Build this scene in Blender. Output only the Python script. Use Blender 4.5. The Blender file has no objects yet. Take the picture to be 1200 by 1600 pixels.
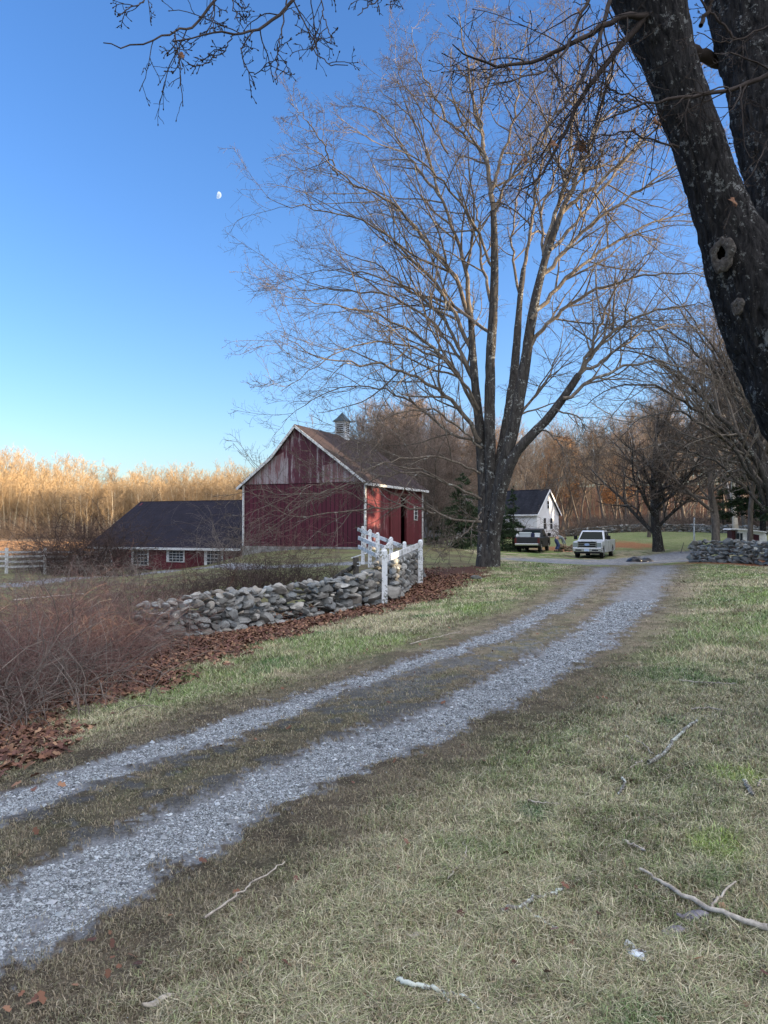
import bpy, bmesh, math, random
import numpy as np
from mathutils import Vector, Matrix
R = math.radians
rng = np.random.default_rng(7)
random.seed(7)
S = bpy.context.scene
COL = S.collection

# ------------------------------------------------------------------ camera
F = 1168.0          # focal length in pixels of the 1200 x 1600 photograph
EYE = 1.6
PITCH = R(1.13)
cd = bpy.data.cameras.new('camera'); cam = bpy.data.objects.new('camera', cd); COL.objects.link(cam)
cd.sensor_fit = 'VERTICAL'; cd.sensor_height = 24.0; cd.lens = 24.0 * F / 1600.0
cd.clip_start = 0.05; cd.clip_end = 5000
cam.location = (0, 0, EYE); cam.rotation_euler = (R(90) + PITCH, 0, 0)
S.camera = cam
S.render.resolution_x = 768; S.render.resolution_y = 1024
# ------------------------------------------------------------------ sky, sun, exposure
SUN_AZ = R(99)      # clockwise from +Y (the way the camera looks)
SUN_EL = R(8.5)
SKY_FILL = 4.9
W = bpy.data.worlds.new('World'); S.world = W; W.use_nodes = True
nt = W.node_tree; nt.nodes.clear()
sky = nt.nodes.new('ShaderNodeTexSky'); sky.sky_type = 'NISHITA'; sky.sun_disc = False
sky.sun_elevation = SUN_EL; sky.sun_rotation = SUN_AZ; sky.air_density = 1.0; sky.dust_density = 1.0; sky.ozone_density = 2.2
bg = nt.nodes.new('ShaderNodeBackground'); bg.inputs[1].default_value = 0.15
wo = nt.nodes.new('ShaderNodeOutputWorld')
tint = nt.nodes.new('ShaderNodeMix'); tint.data_type = 'RGBA'; tint.blend_type = 'MULTIPLY'; tint.inputs[0].default_value = 1.0
hsv = nt.nodes.new('ShaderNodeHueSaturation'); hsv.inputs['Saturation'].default_value = 1.18
nt.links.new(sky.outputs[0], hsv.inputs['Color']); nt.links.new(hsv.outputs[0], tint.inputs[6]); tint.inputs[7].default_value = (.75, .77, 1.0, 1)
# bright patch added to the sky as unseen fill, high behind the photographer
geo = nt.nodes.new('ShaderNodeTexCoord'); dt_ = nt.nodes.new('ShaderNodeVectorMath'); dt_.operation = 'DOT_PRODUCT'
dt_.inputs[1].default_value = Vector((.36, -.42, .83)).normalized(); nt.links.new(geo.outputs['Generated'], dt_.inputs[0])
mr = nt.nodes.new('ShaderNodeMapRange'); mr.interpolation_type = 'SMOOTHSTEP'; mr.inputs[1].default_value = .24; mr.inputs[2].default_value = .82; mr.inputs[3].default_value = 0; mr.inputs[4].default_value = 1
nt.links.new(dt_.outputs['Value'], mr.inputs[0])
cl = nt.nodes.new('ShaderNodeMix'); cl.data_type = 'RGBA'; cl.blend_type = 'ADD'; cl.inputs[7].default_value = (SKY_FILL * 1.07, SKY_FILL * 1.0, SKY_FILL * .88, 1)
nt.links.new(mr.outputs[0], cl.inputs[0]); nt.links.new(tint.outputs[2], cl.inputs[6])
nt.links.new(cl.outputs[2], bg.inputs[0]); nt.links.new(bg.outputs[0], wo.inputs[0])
sd = bpy.data.lights.new('sun', 'SUN'); sun = bpy.data.objects.new('sun', sd); COL.objects.link(sun)
sd.energy = 5.0; sd.angle = R(0.5); sd.color = (1.0, 0.77, 0.50)
SUNV = Vector((math.sin(SUN_AZ) * math.cos(SUN_EL), math.cos(SUN_AZ) * math.cos(SUN_EL), math.sin(SUN_EL)))
sun.rotation_euler = (-SUNV).to_track_quat('-Z', 'Y').to_euler()
S.view_settings.view_transform = 'Standard'; S.view_settings.look = 'None'
S.view_settings.exposure = 1.5; S.view_settings.gamma = 1.0; S.view_settings.use_curve_mapping = False
S.cycles.max_bounces = 5; S.cycles.diffuse_bounces = 3; S.cycles.transparent_max_bounces = 6

# ------------------------------------------------------------------ numpy noise
def _h(ix, iy, iz, s):
    n = (ix.astype(np.int64) * 374761393 + iy.astype(np.int64) * 668265263 + iz.astype(np.int64) * 1274126177 + s * 982451653) & 0xffffffff
    n = ((n ^ (n >> 13)) * 1274126177) & 0xffffffff
    n = n ^ (n >> 16)
    return (n & 0xffff) / 65535.0
def vnoise(x, y, z=None, s=0):
    x = np.asarray(x, float); y = np.asarray(y, float)
    z = np.zeros_like(x) if z is None else np.asarray(z, float)
    fx, fy, fz = np.floor(x), np.floor(y), np.floor(z)
    u, v, w = x - fx, y - fy, z - fz
    u = u * u * (3 - 2 * u); v = v * v * (3 - 2 * v); w = w * w * (3 - 2 * w)
    def L(dz):
        a = _h(fx, fy, fz + dz, s); b = _h(fx + 1, fy, fz + dz, s)
        c = _h(fx, fy + 1, fz + dz, s); d = _h(fx + 1, fy + 1, fz + dz, s)
        return (a * (1 - u) + b * u) * (1 - v) + (c * (1 - u) + d * u) * v
    return L(0) * (1 - w) + L(1) * w
def fbm(x, y, z=None, s=0, o=4):
    t = 0; a = 0.5; m = 0
    for i in range(o):
        k = 2.03 ** i
        t = t + a * vnoise(np.asarray(x) * k + 17 * i, np.asarray(y) * k - 9 * i, None if z is None else np.asarray(z) * k, s + i); m += a; a *= 0.5
    return t / m
def sstep(a, b, x):
    t = np.clip((x - a) / (b - a), 0, 1); return t * t * (3 - 2 * t)

# ------------------------------------------------------------------ pixel -> place
def P(px, py, d):
    u = (px - 600) / F; v = (800 - py) / F
    y = math.cos(PITCH) - v * math.sin(PITCH); z = math.sin(PITCH) + v * math.cos(PITCH)
    return Vector((d * u / y, d, EYE + d * z / y))
# terrain: control points read off the photograph, thin-plate spline in (bearing, log distance)
cpix = [(601,945,18),(657,912,25),(762,892,29),(240,1003,13.5),(570,859,49),(380,861,52.7),(200,893,57),(60,893,50),(335,890,50.5),(270,892,54),
        (300,887,42),(905,872,53),(840,863,60),(850,841,105),(1140,873,40),(1030,863,60),(960,829,95),(1190,886,36),
        (60,851,115),(60,838,165),(300,838,165),(1060,829,95),(420,960,19),(1000,880,47),(700,862,50),(700,832,120),(1190,829,100),(950,826,160),(1180,826,160)]
cw = [tuple(P(*c)) for c in cpix] + [(0,1.5,0),(-1.2,1.5,-.03),(1.2,1.5,.03),(-2,3,-.06),(2,3,.04),(5,6,.12),(-4.2,7,-.38),(0,6,0),(1.24,7.3,0),
        (5,14.7,0),(-1,4.5,-.01),(5,10,.12),(9,22,.05),(-7,9,-.62),(-12,25,-.75),(-30,60,-1.2),(-12,180,.4),(60,200,1),(-120,200,.5)]
cw = np.array(cw)
def _uv(x, y):
    r = np.hypot(x, y); th = np.arctan2(x, y)
    th2 = np.clip(th, -R(42), R(42))
    return th2 * 2.2, np.log(r + 2), r, th
CU, CV, _, _ = _uv(cw[:, 0], cw[:, 1])
def _k(d2): return 0.5 * d2 * np.log(d2 + 1e-12)
n = len(cw)
A = _k((CU[:, None] - CU) ** 2 + (CV[:, None] - CV) ** 2) + np.eye(n) * 0.02
Pm = np.c_[np.ones(n), CU, CV]
M = np.block([[A, Pm], [Pm.T, np.zeros((3, 3))]])
SOL = np.linalg.solve(M, np.r_[cw[:, 2], 0, 0, 0])
def H(x, y, micro=True):
    x = np.asarray(x, float); y = np.asarray(y, float); sh = x.shape
    x = x.ravel(); y = y.ravel()
    u, v, r, th = _uv(x, y)
    v = np.clip(v, CV.min() - .1, CV.max())
    z = SOL[n] + SOL[n + 1] * u + SOL[n + 2] * v
    for i in range(n):
        z = z + SOL[i] * _k((u - CU[i]) ** 2 + (v - CV[i]) ** 2)
    back = sstep(R(60), R(150), np.abs(th))
    z = z * (1 - back)
    z = np.clip(z, -2.2, 3)
    z = z + 12.5 * sstep(158, 235, r) * (1 - back)
    if micro:
        m = (fbm(x * 1.3, y * 1.3, s=3) - .5) * 0.05 + (fbm(x * .35, y * .35, s=5) - .5) * 0.10
        z = z + m * sstep(0.5, 4, r)
    return z.reshape(sh)
def Hs(x, y): return float(H(np.array([x]), np.array([y]))[0])
def G(px, py, lo=1.0, hi=300):
    p0 = P(px, py, 1.0); dx = p0.x; dz = p0.z - EYE
    d = np.exp(np.linspace(math.log(lo), math.log(hi), 1500))
    g = EYE + d * dz - H(d * dx, d)
    i = np.argmax(g <= 0)
    dd = d[i] if (g <= 0).any() else d[-1]
    if i > 0: dd = d[i - 1] + (d[i] - d[i - 1]) * g[i - 1] / (g[i - 1] - g[i] + 1e-9)
    return Vector((dd * dx, dd, EYE + dd * dz))

# ------------------------------------------------------------------ naming
def tag(o, label=None, cat=None, group=None, kind=None):
    if label: o['label'] = label
    if cat: o['category'] = cat
    if group: o['group'] = group
    if kind: o['kind'] = kind
    return o
def empty(name, loc, rz=0):
    o = bpy.data.objects.new(name, None); COL.objects.link(o); o.location = loc; o.rotation_euler = (0, 0, rz)
    o.empty_display_size = .2
    return o

# ------------------------------------------------------------------ materials
def hexc(h):
    c = [int(h[i:i + 2], 16) / 255 for i in (0, 2, 4)]
    return tuple((v / 12.92 if v <= .04045 else ((v + .055) / 1.055) ** 2.4) for v in c) + (1,)
class NT:
    def __init__(s, name):
        s.m = bpy.data.materials.new(name); s.m.use_nodes = True; s.t = s.m.node_tree
        s.b = s.t.nodes['Principled BSDF']
    def n(s, typ, **kw):
        nd = s.t.nodes.new('ShaderNode' + typ)
        for k, v in kw.items(): setattr(nd, k, v)
        return nd
    def l(s, a, b): s.t.links.new(a, b)
    def coord(s, scale=(1, 1, 1), kind='Object'):
        tc = s.n('TexCoord'); mp = s.n('Mapping'); mp.inputs['Scale'].default_value = scale
        s.l(tc.outputs[kind], mp.inputs[0]); return mp.outputs[0]
    def noise(s, vec, scale=5, detail=4, rough=.6, dist=0):
        t = s.n('TexNoise'); t.inputs['Scale'].default_value = scale; t.inputs['Detail'].default_value = detail
        t.inputs['Roughness'].default_value = rough; t.inputs['Distortion'].default_value = dist
        s.l(vec, t.inputs['Vector']); return t.outputs['Fac']
    def ramp(s, fac, stops):
        r = s.n('ValToRGB'); e = r.color_ramp.elements
        while len(e) > 1: e.remove(e[0])
        e[0].position = stops[0][0]; e[0].color = col4(stops[0][1])
        for p, c in stops[1:]:
            x = e.new(p); x.color = col4(c)
        s.l(fac, r.inputs[0]); return r.outputs[0]
    def mix(s, fac, a, b, mode='MIX'):
        m = s.n('Mix', data_type='RGBA', blend_type=mode)
        for i, v in ((0, fac), (6, a), (7, b)):
            if isinstance(v, (int, float)): m.inputs[i].default_value = v
            elif isinstance(v, tuple): m.inputs[i].default_value = col4(v)
            else: s.l(v, m.inputs[i])
        return m.outputs[2]
    def math(s, op, a, b=0.0, clamp=False):
        m = s.n('Math', operation=op); m.use_clamp = clamp
        for i, v in ((0, a), (1, b)):
            if isinstance(v, (int, float)): m.inputs[i].default_value = v
            else: s.l(v, m.inputs[i])
        return m.outputs[0]
    def bump(s, h, strength=.5, dist=.02):
        b = s.n('Bump'); b.inputs['Strength'].default_value = strength; b.inputs['Distance'].default_value = dist
        s.l(h, b.inputs['Height']); s.l(b.outputs[0], s.b.inputs['Normal']); return b.outputs[0]
    def fin(s, col=None, rough=.8, spec=.3, metal=0):
        if col is not None:
            if isinstance(col, tuple): s.b.inputs['Base Color'].default_value = col4(col)
            else: s.l(col, s.b.inputs['Base Color'])
        s.b.inputs['Roughness'].default_value = rough; s.b.inputs['Specular IOR Level'].default_value = spec
        s.b.inputs['Metallic'].default_value = metal
        return s.m
def col4(c):
    if isinstance(c, str): return hexc(c)
    if isinstance(c, (int, float)): return (c, c, c, 1)
    return tuple(c) if len(c) == 4 else tuple(c) + (1,)
def varmat(name, c1, c2, scale=3, rough=.8, spec=.3, bs=.3, bd=.01, metal=0, stretch=(1, 1, 1), lo=.35, hi=.65, fine=6):
    m = NT(name); v = m.coord(stretch); f = m.noise(v, scale); g = m.noise(v, scale * fine)
    c = m.ramp(f, [(lo, c1), (hi, c2)])
    c = m.mix(.5, c, m.ramp(g, [(.3, .55), (.7, 1.25)]), 'MULTIPLY')
    if bs: m.bump(g, bs, bd)
    return m.fin(c, rough, spec, metal)
def attrmat(name, rough=.85, spec=.2, transl=0, fine=0, attr='Col'):
    m = NT(name); a = m.n('Attribute'); a.attribute_name = attr
    c = a.outputs['Color']
    if fine:
        v = m.coord(); f = m.noise(v, fine, 5, .7); c = m.mix(.6, c, m.ramp(f, [(.3, .5), (.7, 1.4)]), 'MULTIPLY'); m.bump(f, .5, .01)
    return m.fin(c, rough, spec)

# ------------------------------------------------------------------ mesh helpers
def mesh_np(name, V, faces_flat, sizes, mat=None, parent=None, col=None, smooth=False, link=True, attr='Col'):
    me = bpy.data.meshes.new(name)
    V = np.asarray(V, np.float32).reshape(-1, 3); ff = np.asarray(faces_flat, np.int32).ravel()
    sizes = np.asarray(sizes, np.int32)
    me.vertices.add(len(V)); me.vertices.foreach_set('co', V.ravel())
    me.loops.add(len(ff)); me.loops.foreach_set('vertex_index', ff)
    me.polygons.add(len(sizes)); st = np.zeros(len(sizes), np.int32); st[1:] = np.cumsum(sizes)[:-1]
    me.polygons.foreach_set('loop_start', st)
    me.polygons.foreach_set('use_smooth', np.full(len(sizes), bool(smooth)))
    me.update(calc_edges=True)
    if col is not None:
        ca = me.attributes.new(attr, 'FLOAT_COLOR', 'POINT')
        c = np.asarray(col, np.float32)
        if c.shape[1] == 3: c = np.c_[c, np.ones(len(c), np.float32)]
        ca.data.foreach_set('color', c.astype(np.float32).ravel())
    if mat: me.materials.append(mat)
    if not link: return me
    o = bpy.data.objects.new(name, me); COL.objects.link(o)
    if parent: o.parent = parent
    return o

class MB:
    """collects simple solids, builds ONE mesh object"""
    def __init__(s): s.bm = bmesh.new()
    def box(s, x0, x1, y0, y1, z0, z1, M=None):
        vs = [s.bm.verts.new(Vector(p) if M is None else M @ Vector(p)) for p in
              ((x0,y0,z0),(x1,y0,z0),(x1,y1,z0),(x0,y1,z0),(x0,y0,z1),(x1,y0,z1),(x1,y1,z1),(x0,y1,z1))]
        for f in ((0,3,2,1),(4,5,6,7),(0,1,5,4),(1,2,6,5),(2,3,7,6),(3,0,4,7)): s.bm.faces.new([vs[i] for i in f])
        return s
    def prism(s, pts, axis, a, b, M=None):
        """2-D outline pushed along an axis from a to b; pts are the other two coordinates in order"""
        def mk(p, t):
            q = {'x': (t, p[0], p[1]), 'y': (p[0], t, p[1]), 'z': (p[0], p[1], t)}[axis]
            return Vector(q) if M is None else M @ Vector(q)
        A_ = [s.bm.verts.new(mk(p, a)) for p in pts]; B_ = [s.bm.verts.new(mk(p, b)) for p in pts]
        s.bm.faces.new(A_); s.bm.faces.new(B_[::-1]); k = len(pts)
        for i in range(k): s.bm.faces.new([A_[i], B_[i], B_[(i + 1) % k], A_[(i + 1) % k]])
        return s
    def beam(s, p, q, w, h, up=(0, 0, 1)):
        p = Vector(p); q = Vector(q); d = (q - p); L = d.length; d.normalize()
        x = d.cross(Vector(up)).normalized(); z = x.cross(d)
        M = Matrix((x, d, z)).transposed().to_4x4(); M.translation = p
        return s.box(-w/2, w/2, 0, L, -h/2, h/2, M)
    def cyl(s, p, q, r0, r1=None, n=12, cap=True):
        r1 = r0 if r1 is None else r1
        p = Vector(p); q = Vector(q); d = (q - p).normalized()
        x = d.orthogonal().normalized(); y = d.cross(x)
        A_ = []; B_ = []
        for i in range(n):
            a = 2 * math.pi * i / n; e = x * math.cos(a) + y * math.sin(a)
            A_.append(s.bm.verts.new(p + e * r0)); B_.append(s.bm.verts.new(q + e * r1))
        for i in range(n): s.bm.faces.new([A_[i], A_[(i+1) % n], B_[(i+1) % n], B_[i]])
        if cap: s.bm.faces.new(A_[::-1]); s.bm.faces.new(B_)
        return s
    def build(s, name, mat, parent=None, smooth=False, bevel=0, seg=2, sub=0):
        bmesh.ops.recalc_face_normals(s.bm, faces=s.bm.faces)
        me = bpy.data.meshes.new(name); s.bm.to_mesh(me); s.bm.free()
        if mat: me.materials.append(mat)
        o = bpy.data.objects.new(name, me); COL.objects.link(o)
        if parent: o.parent = parent
        if bevel:
            b = o.modifiers.new('b', 'BEVEL'); b.width = bevel; b.segments = seg; b.limit_method = 'ANGLE'; b.angle_limit = R(40)
        if sub:
            m_ = o.modifiers.new('s', 'SUBSURF'); m_.levels = sub; m_.render_levels = sub
        if smooth:
            for p_ in me.polygons: p_.use_smooth = True
        return o

# ------------------------------------------------------------------ woody growth, vectorised
def nrm(v): return v / (np.linalg.norm(v, axis=-1, keepdims=True) + 1e-9)
def tubes(groups, cap=False):
    """groups: list of (P (M,N,3), R (M,N), sides) -> V, faces, sizes"""
    VV = []; FF = []; SS = []; off = 0
    for Pn, Rn, k in groups:
        M_, N_ = Rn.shape
        if M_ == 0: continue
        T = np.empty_like(Pn); T[:, 1:-1] = Pn[:, 2:] - Pn[:, :-2]; T[:, 0] = Pn[:, 1] - Pn[:, 0]; T[:, -1] = Pn[:, -1] - Pn[:, -2]
        T = nrm(T)
        ref = nrm(np.cross(nrm(Pn[:, -1] - Pn[:, 0]), rng.normal(size=(M_, 3))))[:, None, :]
        U = nrm(np.cross(T, np.broadcast_to(ref, T.shape))); Wv = np.cross(T, U)
        a = np.arange(k) * 2 * np.pi / k
        V = Pn[:, :, None, :] + Rn[:, :, None, None] * (U[:, :, None, :] * np.cos(a)[:, None] + Wv[:, :, None, :] * np.sin(a)[:, None])
        idx = off + np.arange(M_ * N_ * k).reshape(M_, N_, k)
        nx = np.roll(idx, -1, axis=2)
        q = np.stack([idx[:, :-1], nx[:, :-1], nx[:, 1:], idx[:, 1:]], -1).reshape(-1, 4)
        VV.append(V.reshape(-1, 3)); FF.append(q.ravel()); SS.append(np.full(len(q), 4)); off += M_ * N_ * k
    return np.concatenate(VV), np.concatenate(FF), np.concatenate(SS)
def resample(pts, rad, N_):
    pts = np.asarray(pts, float); t = np.r_[0, np.cumsum(np.linalg.norm(np.diff(pts, axis=0), axis=1))]
    u = np.linspace(0, t[-1], N_)
    # smooth (Catmull-ish) by interpolating then relaxing
    Q = np.stack([np.interp(u, t, pts[:, i]) for i in range(3)], 1)
    for _ in range(max(1, N_ // 12)):
        Q[1:-1] = Q[1:-1] * .5 + (Q[:-2] + Q[2:]) * .25
    return Q, np.interp(u, t, rad)
def spawn(Pp, Rp, k, t0=.2, t1=1., ratio=.5, ang=(35, 60), up=.0, wig=.15, N_=5, rr=.6, rend=.3, taper_len=.5, rmin=.003, rg=None, trop=(0, 0, 1), lvar=.35, lmin=.05, rmax=None):
    rg = rg or rng
    M_, n_ = Rp.shape
    idx = np.repeat(np.arange(M_), k); m = len(idx)
    t = t0 + (t1 - t0) * (np.tile(np.arange(k), M_) + rg.random(m)) / k
    f = t * (n_ - 1); i0 = np.clip(f.astype(int), 0, n_ - 2); w = (f - i0)[:, None]
    p0 = Pp[idx, i0] * (1 - w) + Pp[idx, i0 + 1] * w
    r0 = Rp[idx, i0] * (1 - w[:, 0]) + Rp[idx, i0 + 1] * w[:, 0]
    T = nrm(Pp[idx, i0 + 1] - Pp[idx, i0])
    side = nrm(np.cross(T, rg.normal(size=(m, 3))))
    a = np.radians(rg.uniform(*ang, m))[:, None]
    d = nrm(T * np.cos(a) + side * np.sin(a))
    L = np.linalg.norm(np.diff(Pp, axis=1), axis=2).sum(1)[idx]
    Lc = np.maximum(L * ratio * (1 - taper_len * t) * rg.uniform(1 - lvar, 1 + lvar, m), lmin)
    step = (Lc / (N_ - 1))[:, None]
    out = np.empty((m, N_, 3)); out[:, 0] = p0; tr = np.array(trop) * up
    for j in range(1, N_):
        d = nrm(d + rg.normal(size=(m, 3)) * wig + tr)
        out[:, j] = out[:, j - 1] + d * step
    rc = r0 * rr * rg.uniform(.75, 1.1, m)
    if rmax: rc = np.minimum(rc, rmax)
    rc = np.maximum(rc, rmin)
    Rr = rc[:, None] * np.linspace(1, rend, N_)[None, :]
    return out, np.maximum(Rr, rmin * .75)

# ================================================================== GROUND
def wpoly(pix): return np.array([tuple(G(*p))[:2] for p in pix])
def dist_poly(x, y, pl):
    best = np.full(x.shape, 1e9)
    for a, b in zip(pl[:-1], pl[1:]):
        d = b - a; L2 = (d ** 2).sum()
        t = np.clip(((x - a[0]) * d[0] + (y - a[1]) * d[1]) / L2, 0, 1)
        best = np.minimum(best, np.hypot(x - a[0] - t * d[0], y - a[1] - t * d[1]))
    return best
RUT_R = wpoly([(0,1445),(200,1335),(400,1238),(600,1155),(800,1068),(900,1010),(975,955),(1012,915),(1030,893),(1035,884)])
RUT_R = np.vstack([RUT_R[0] + (RUT_R[0] - RUT_R[1]) * 3, RUT_R])
RUT_L = wpoly([(0,1258),(200,1185),(400,1118),(600,1050),(760,1000),(850,957),(900,928),(935,900),(950,886)])
RUT_L = np.vstack([RUT_L[0] + (RUT_L[0] - RUT_L[1]) * 3, RUT_L])
CROSS = wpoly([(870,878),(930,878),(1000,878),(1060,876)])
ROAD = wpoly([(960,878),(1030,872),(1085,864),(1180,858)])
PALE = wpoly([(20,915),(140,902),(250,893),(400,887),(480,884),(560,880)])
LEAF = wpoly([(-200,1250),(0,1130),(150,1080),(260,1030),(400,990),(520,965),(640,935),(700,905),(730,892)])
WALLC = wpoly([(235,1003),(420,972),(520,958),(601,940),(640,918),(657,910)])
def side_of(x, y, pl):
    """>0 to the right/near side of the polyline running away from the camera"""
    best = np.full(x.shape, 1e9); sg = np.zeros(x.shape)
    for a, b in zip(pl[:-1], pl[1:]):
        d = b - a; L2 = (d ** 2).sum()
        t = np.clip(((x - a[0]) * d[0] + (y - a[1]) * d[1]) / L2, 0, 1)
        q = np.hypot(x - a[0] - t * d[0], y - a[1] - t * d[1]); c = (x - a[0]) * d[1] - (y - a[1]) * d[0]
        sg = np.where(q < best, np.sign(c), sg); best = np.minimum(best, q)
    return sg * best
def masks(x, y):
    r = np.hypot(x, y)
    n1 = fbm(x * 1.1, y * 1.1, s=11); n2 = fbm(x * 5, y * 5, s=12); n3 = fbm(x * 22, y * 22, s=13, o=3)
    nn = (n1 - .5) * .5 + (n2 - .5) * .6 + (n3 - .5) * .45
    dr = dist_poly(x, y, RUT_R); dl = dist_poly(x, y, RUT_L)
    wr = .28 + .009 * r; wl = .20 + .006 * r + .12 * (1 - sstep(4, 9, r))
    soft = .13 + .008 * r
    gR = 1 - sstep(-soft, soft, dr - wr + nn * (.5 + .02 * r)); gL = 1 - sstep(-soft, soft, dl - wl + nn * (.5 + .02 * r))
    gR = gR * (1 - .4 * sstep(30, 50, r)); fade = sstep(34, 44, r); gL = gL * (1 - .8 * fade)
    cr = 1 - sstep(-1, 1.2, dist_poly(x, y, CROSS) - 3.4 + nn * 4)
    rd = 1 - sstep(-.5, .5, dist_poly(x, y, ROAD) - 2.6 + nn * 1)
    pl = 1 - sstep(-.4, .4, dist_poly(x, y, PALE) - .9 + nn * 1.2)
    g = np.maximum.reduce([gR, gL, cr, rd, pl])
    drive = np.minimum(dr, dl)
    # worn brownish verge & centre strip
    between = (side_of(x, y, RUT_R) < 0) & (side_of(x, y, RUT_L) > 0) & (r < 45)
    worn = np.maximum(1 - sstep(.25, .95 + .02 * r, drive - .3 + nn * .9), between * (.55 + .45 * n1))
    thin = np.where(between, sstep(.38, .58, n2 * .6 + n1 * .4) * .85 * (1 - sstep(8, 20, r)), 0)   # gravel showing through the centre
    dL = side_of(x, y, LEAF)
    dW = side_of(x, y, WALLC)
    leaf = (1 - sstep(-.15, .35, dL - .55 - .012 * r + nn * 1.9)) * sstep(-3.5, -1.5, dL) * (1 - sstep(30, 36, r)) * (x < 6.5)
    return dict(g=np.clip(g, 0, 1), worn=np.clip(worn, 0, 1), thin=thin, leaf=np.clip(leaf, 0, 1), dL=dL, n1=n1, n2=n2, n3=n3, r=r, between=between, rd=rd, pl=pl, cr=cr)
def lerp(a, b, t): return a + (b - a) * t[..., None]
def ground_color(x, y, mk):
    n1, n2, n3, r = mk['n1'], mk['n2'], mk['n3'], mk['r']
    big = fbm(x * .45 + 3, y * .45, s=31); mid = fbm(x * 1.7, y * 1.7 + 5, s=32)
    straw = np.array([.33, .29, .19]); green = np.array([.15, .195, .075]); dgreen = np.array([.06, .12, .04]); soil = np.array([.12, .088, .065])
    lush = np.array([.18, .25, .07])
    c = np.broadcast_to(straw, x.shape + (3,)).copy()
    # greener lawn to the left of the drive, patches to the right
    leftl = (mk['dL'] > 0) & (side_of(x, y, RUT_L) < 0)
    gm = np.where(leftl, .72, .50) + (big - .5) * 3.0 + (mid - .5) * 2.4 + (n2 - .5) * .8
    c = lerp(c, green, sstep(.05, .75, gm)); c = lerp(c, lush, sstep(.85, 1.35, gm) * .8)
    c = lerp(c, soil, sstep(.50, .66, mid * .5 + n2 * .5) * .75)
    c = lerp(c, dgreen, sstep(.66, .74, fbm(x * 1.3 + 40, y * 1.3, s=41)) * .8)
    # far lawn behind the trucks greener
    c = lerp(c, np.array([.16, .19, .08]), sstep(60, 72, r) * (x > 0) * .8)
    for (px, py, rx_) in ((838, 1275, .16), (615, 1266, .14), (1150, 1215, .22), (1120, 1330, .2)):
        q = G(px, py); dd = np.hypot(x - q.x, (y - q.y) * .8) + (n2 - .5) * .25
        c = lerp(c, np.array([.035, .105, .04]) if px < 900 else np.array([.19, .27, .05]), (1 - sstep(rx_ * .3, rx_, dd)) * .85)
    wornc = lerp(np.broadcast_to(np.array([.19, .155, .115]), c.shape), np.array([.115, .092, .07]), sstep(.4, .6, n2))
    c = lerp(c, wornc, mk['worn'] * .85)
    grav = lerp(np.broadcast_to(np.array([.15, .157, .165]), c.shape), np.array([.25, .26, .275]), n3)
    hf = fbm(x * 38, y * 38, s=51, o=3); wet = sstep(9, 22, r)
    gm2 = sstep(.38, .62, mk['g'] + (hf - .5) * 1.1 * (1 - wet)) * (1 - wet) + mk['g'] * wet
    c = lerp(c, np.array([.105, .085, .068]), sstep(.05, .4, mk['g']) * (1 - wet) * .8)
    c = lerp(c, grav * .8, sstep(.55, .8, mk['thin'] + (hf - .5) * .8) * .7)
    c = lerp(c, grav * (.75 + .5 * hf)[..., None], gm2)
    lf = lerp(np.broadcast_to(np.array([.07, .036, .028]), c.shape), np.array([.13, .07, .048]), n3)
    c = lerp(c, lf, mk['leaf'])
    # left of leaf strip: rough brown ground, hay field far left
    beyond = (mk['dL'] < -1.0) & (x < 6)
    rough = lerp(np.broadcast_to(np.array([.12, .10, .06]), c.shape), np.array([.16, .17, .08]), sstep(.35, .65, n1))
    c = lerp(c, c * .52, (1 - mk['g']) * (1 - sstep(6, 12, r)) * (1 - mk['leaf']) * (1 - sstep(R(36), R(41), np.abs(np.arctan2(x, y)))))    # dark gaps between near blades: their shade put into the thatch colour
    c = np.where(beyond[..., None], lerp(lerp(rough, grav, mk['g']), lf, mk['leaf']), c)
    field = sstep(75, 90, r) * (x < -15)
    c = lerp(c, np.array([.50, .25, .10]), field)
    c = lerp(c, np.array([.26, .17, .10]), sstep(138, 150, r) * (x < 30))
    # woods floor, fallen leaves by the right wall and behind the white truck
    wf = sstep(96, 104, r) * (x > -10)
    c = lerp(c, np.array([.12, .065, .04]), wf)
    for (px, py, rad) in ((972, 851, 3.6), (1140, 877, 2.6), (1100, 874, 2.2), (1175, 880, 2), (880, 858, 3.)):
        q = G(px, py); dd = np.hypot((x - q.x), (y - q.y) * .5)
        c = lerp(c, np.array([.26, .10, .05]), (1 - sstep(rad * .4, rad, dd + (n1 - .5) * rad)) * .8 * (1 - mk['g']))
    return np.clip(c, 0, 1)

m_ = NT('ground_surface'); a_ = m_.n('Attribute'); a_.attribute_name = 'Col'
v_ = m_.coord(); f1 = m_.noise(v_, 60, 6, .75); f2 = m_.noise(v_, 9, 5, .7)
c_ = m_.mix(.75, a_.outputs['Color'], m_.ramp(f1, [(.32, .35), (.68, 1.65)]), 'MULTIPLY')
c_ = m_.mix(.6, c_, m_.ramp(f2, [(.3, .6), (.7, 1.4)]), 'MULTIPLY')
m_.bump(m_.math('ADD', f1, f2), .7, .025)
MAT_GROUND = m_.fin(c_, .95, .1)
# one sheet in rings around the camera, dense where the camera looks
th = np.concatenate([np.linspace(R(-180), R(-40), 60)[:-1], np.linspace(R(-40), R(40), 560), np.linspace(R(40), R(180), 60)[1:]])
rr_ = np.concatenate([[0.05], np.exp(np.linspace(math.log(.6), math.log(260), 640)), [320, 450, 700, 1100, 1800, 3000]])
TH, RR = np.meshgrid(th, rr_)
gx = RR * np.sin(TH); gy = RR * np.cos(TH)
gz = H(gx, gy)
mk = masks(gx, gy)
gz = gz - .02 * mk['g'] * (RR < 40) + (mk['n2'] - .5) * .02 * (1 - mk['g'])
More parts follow.
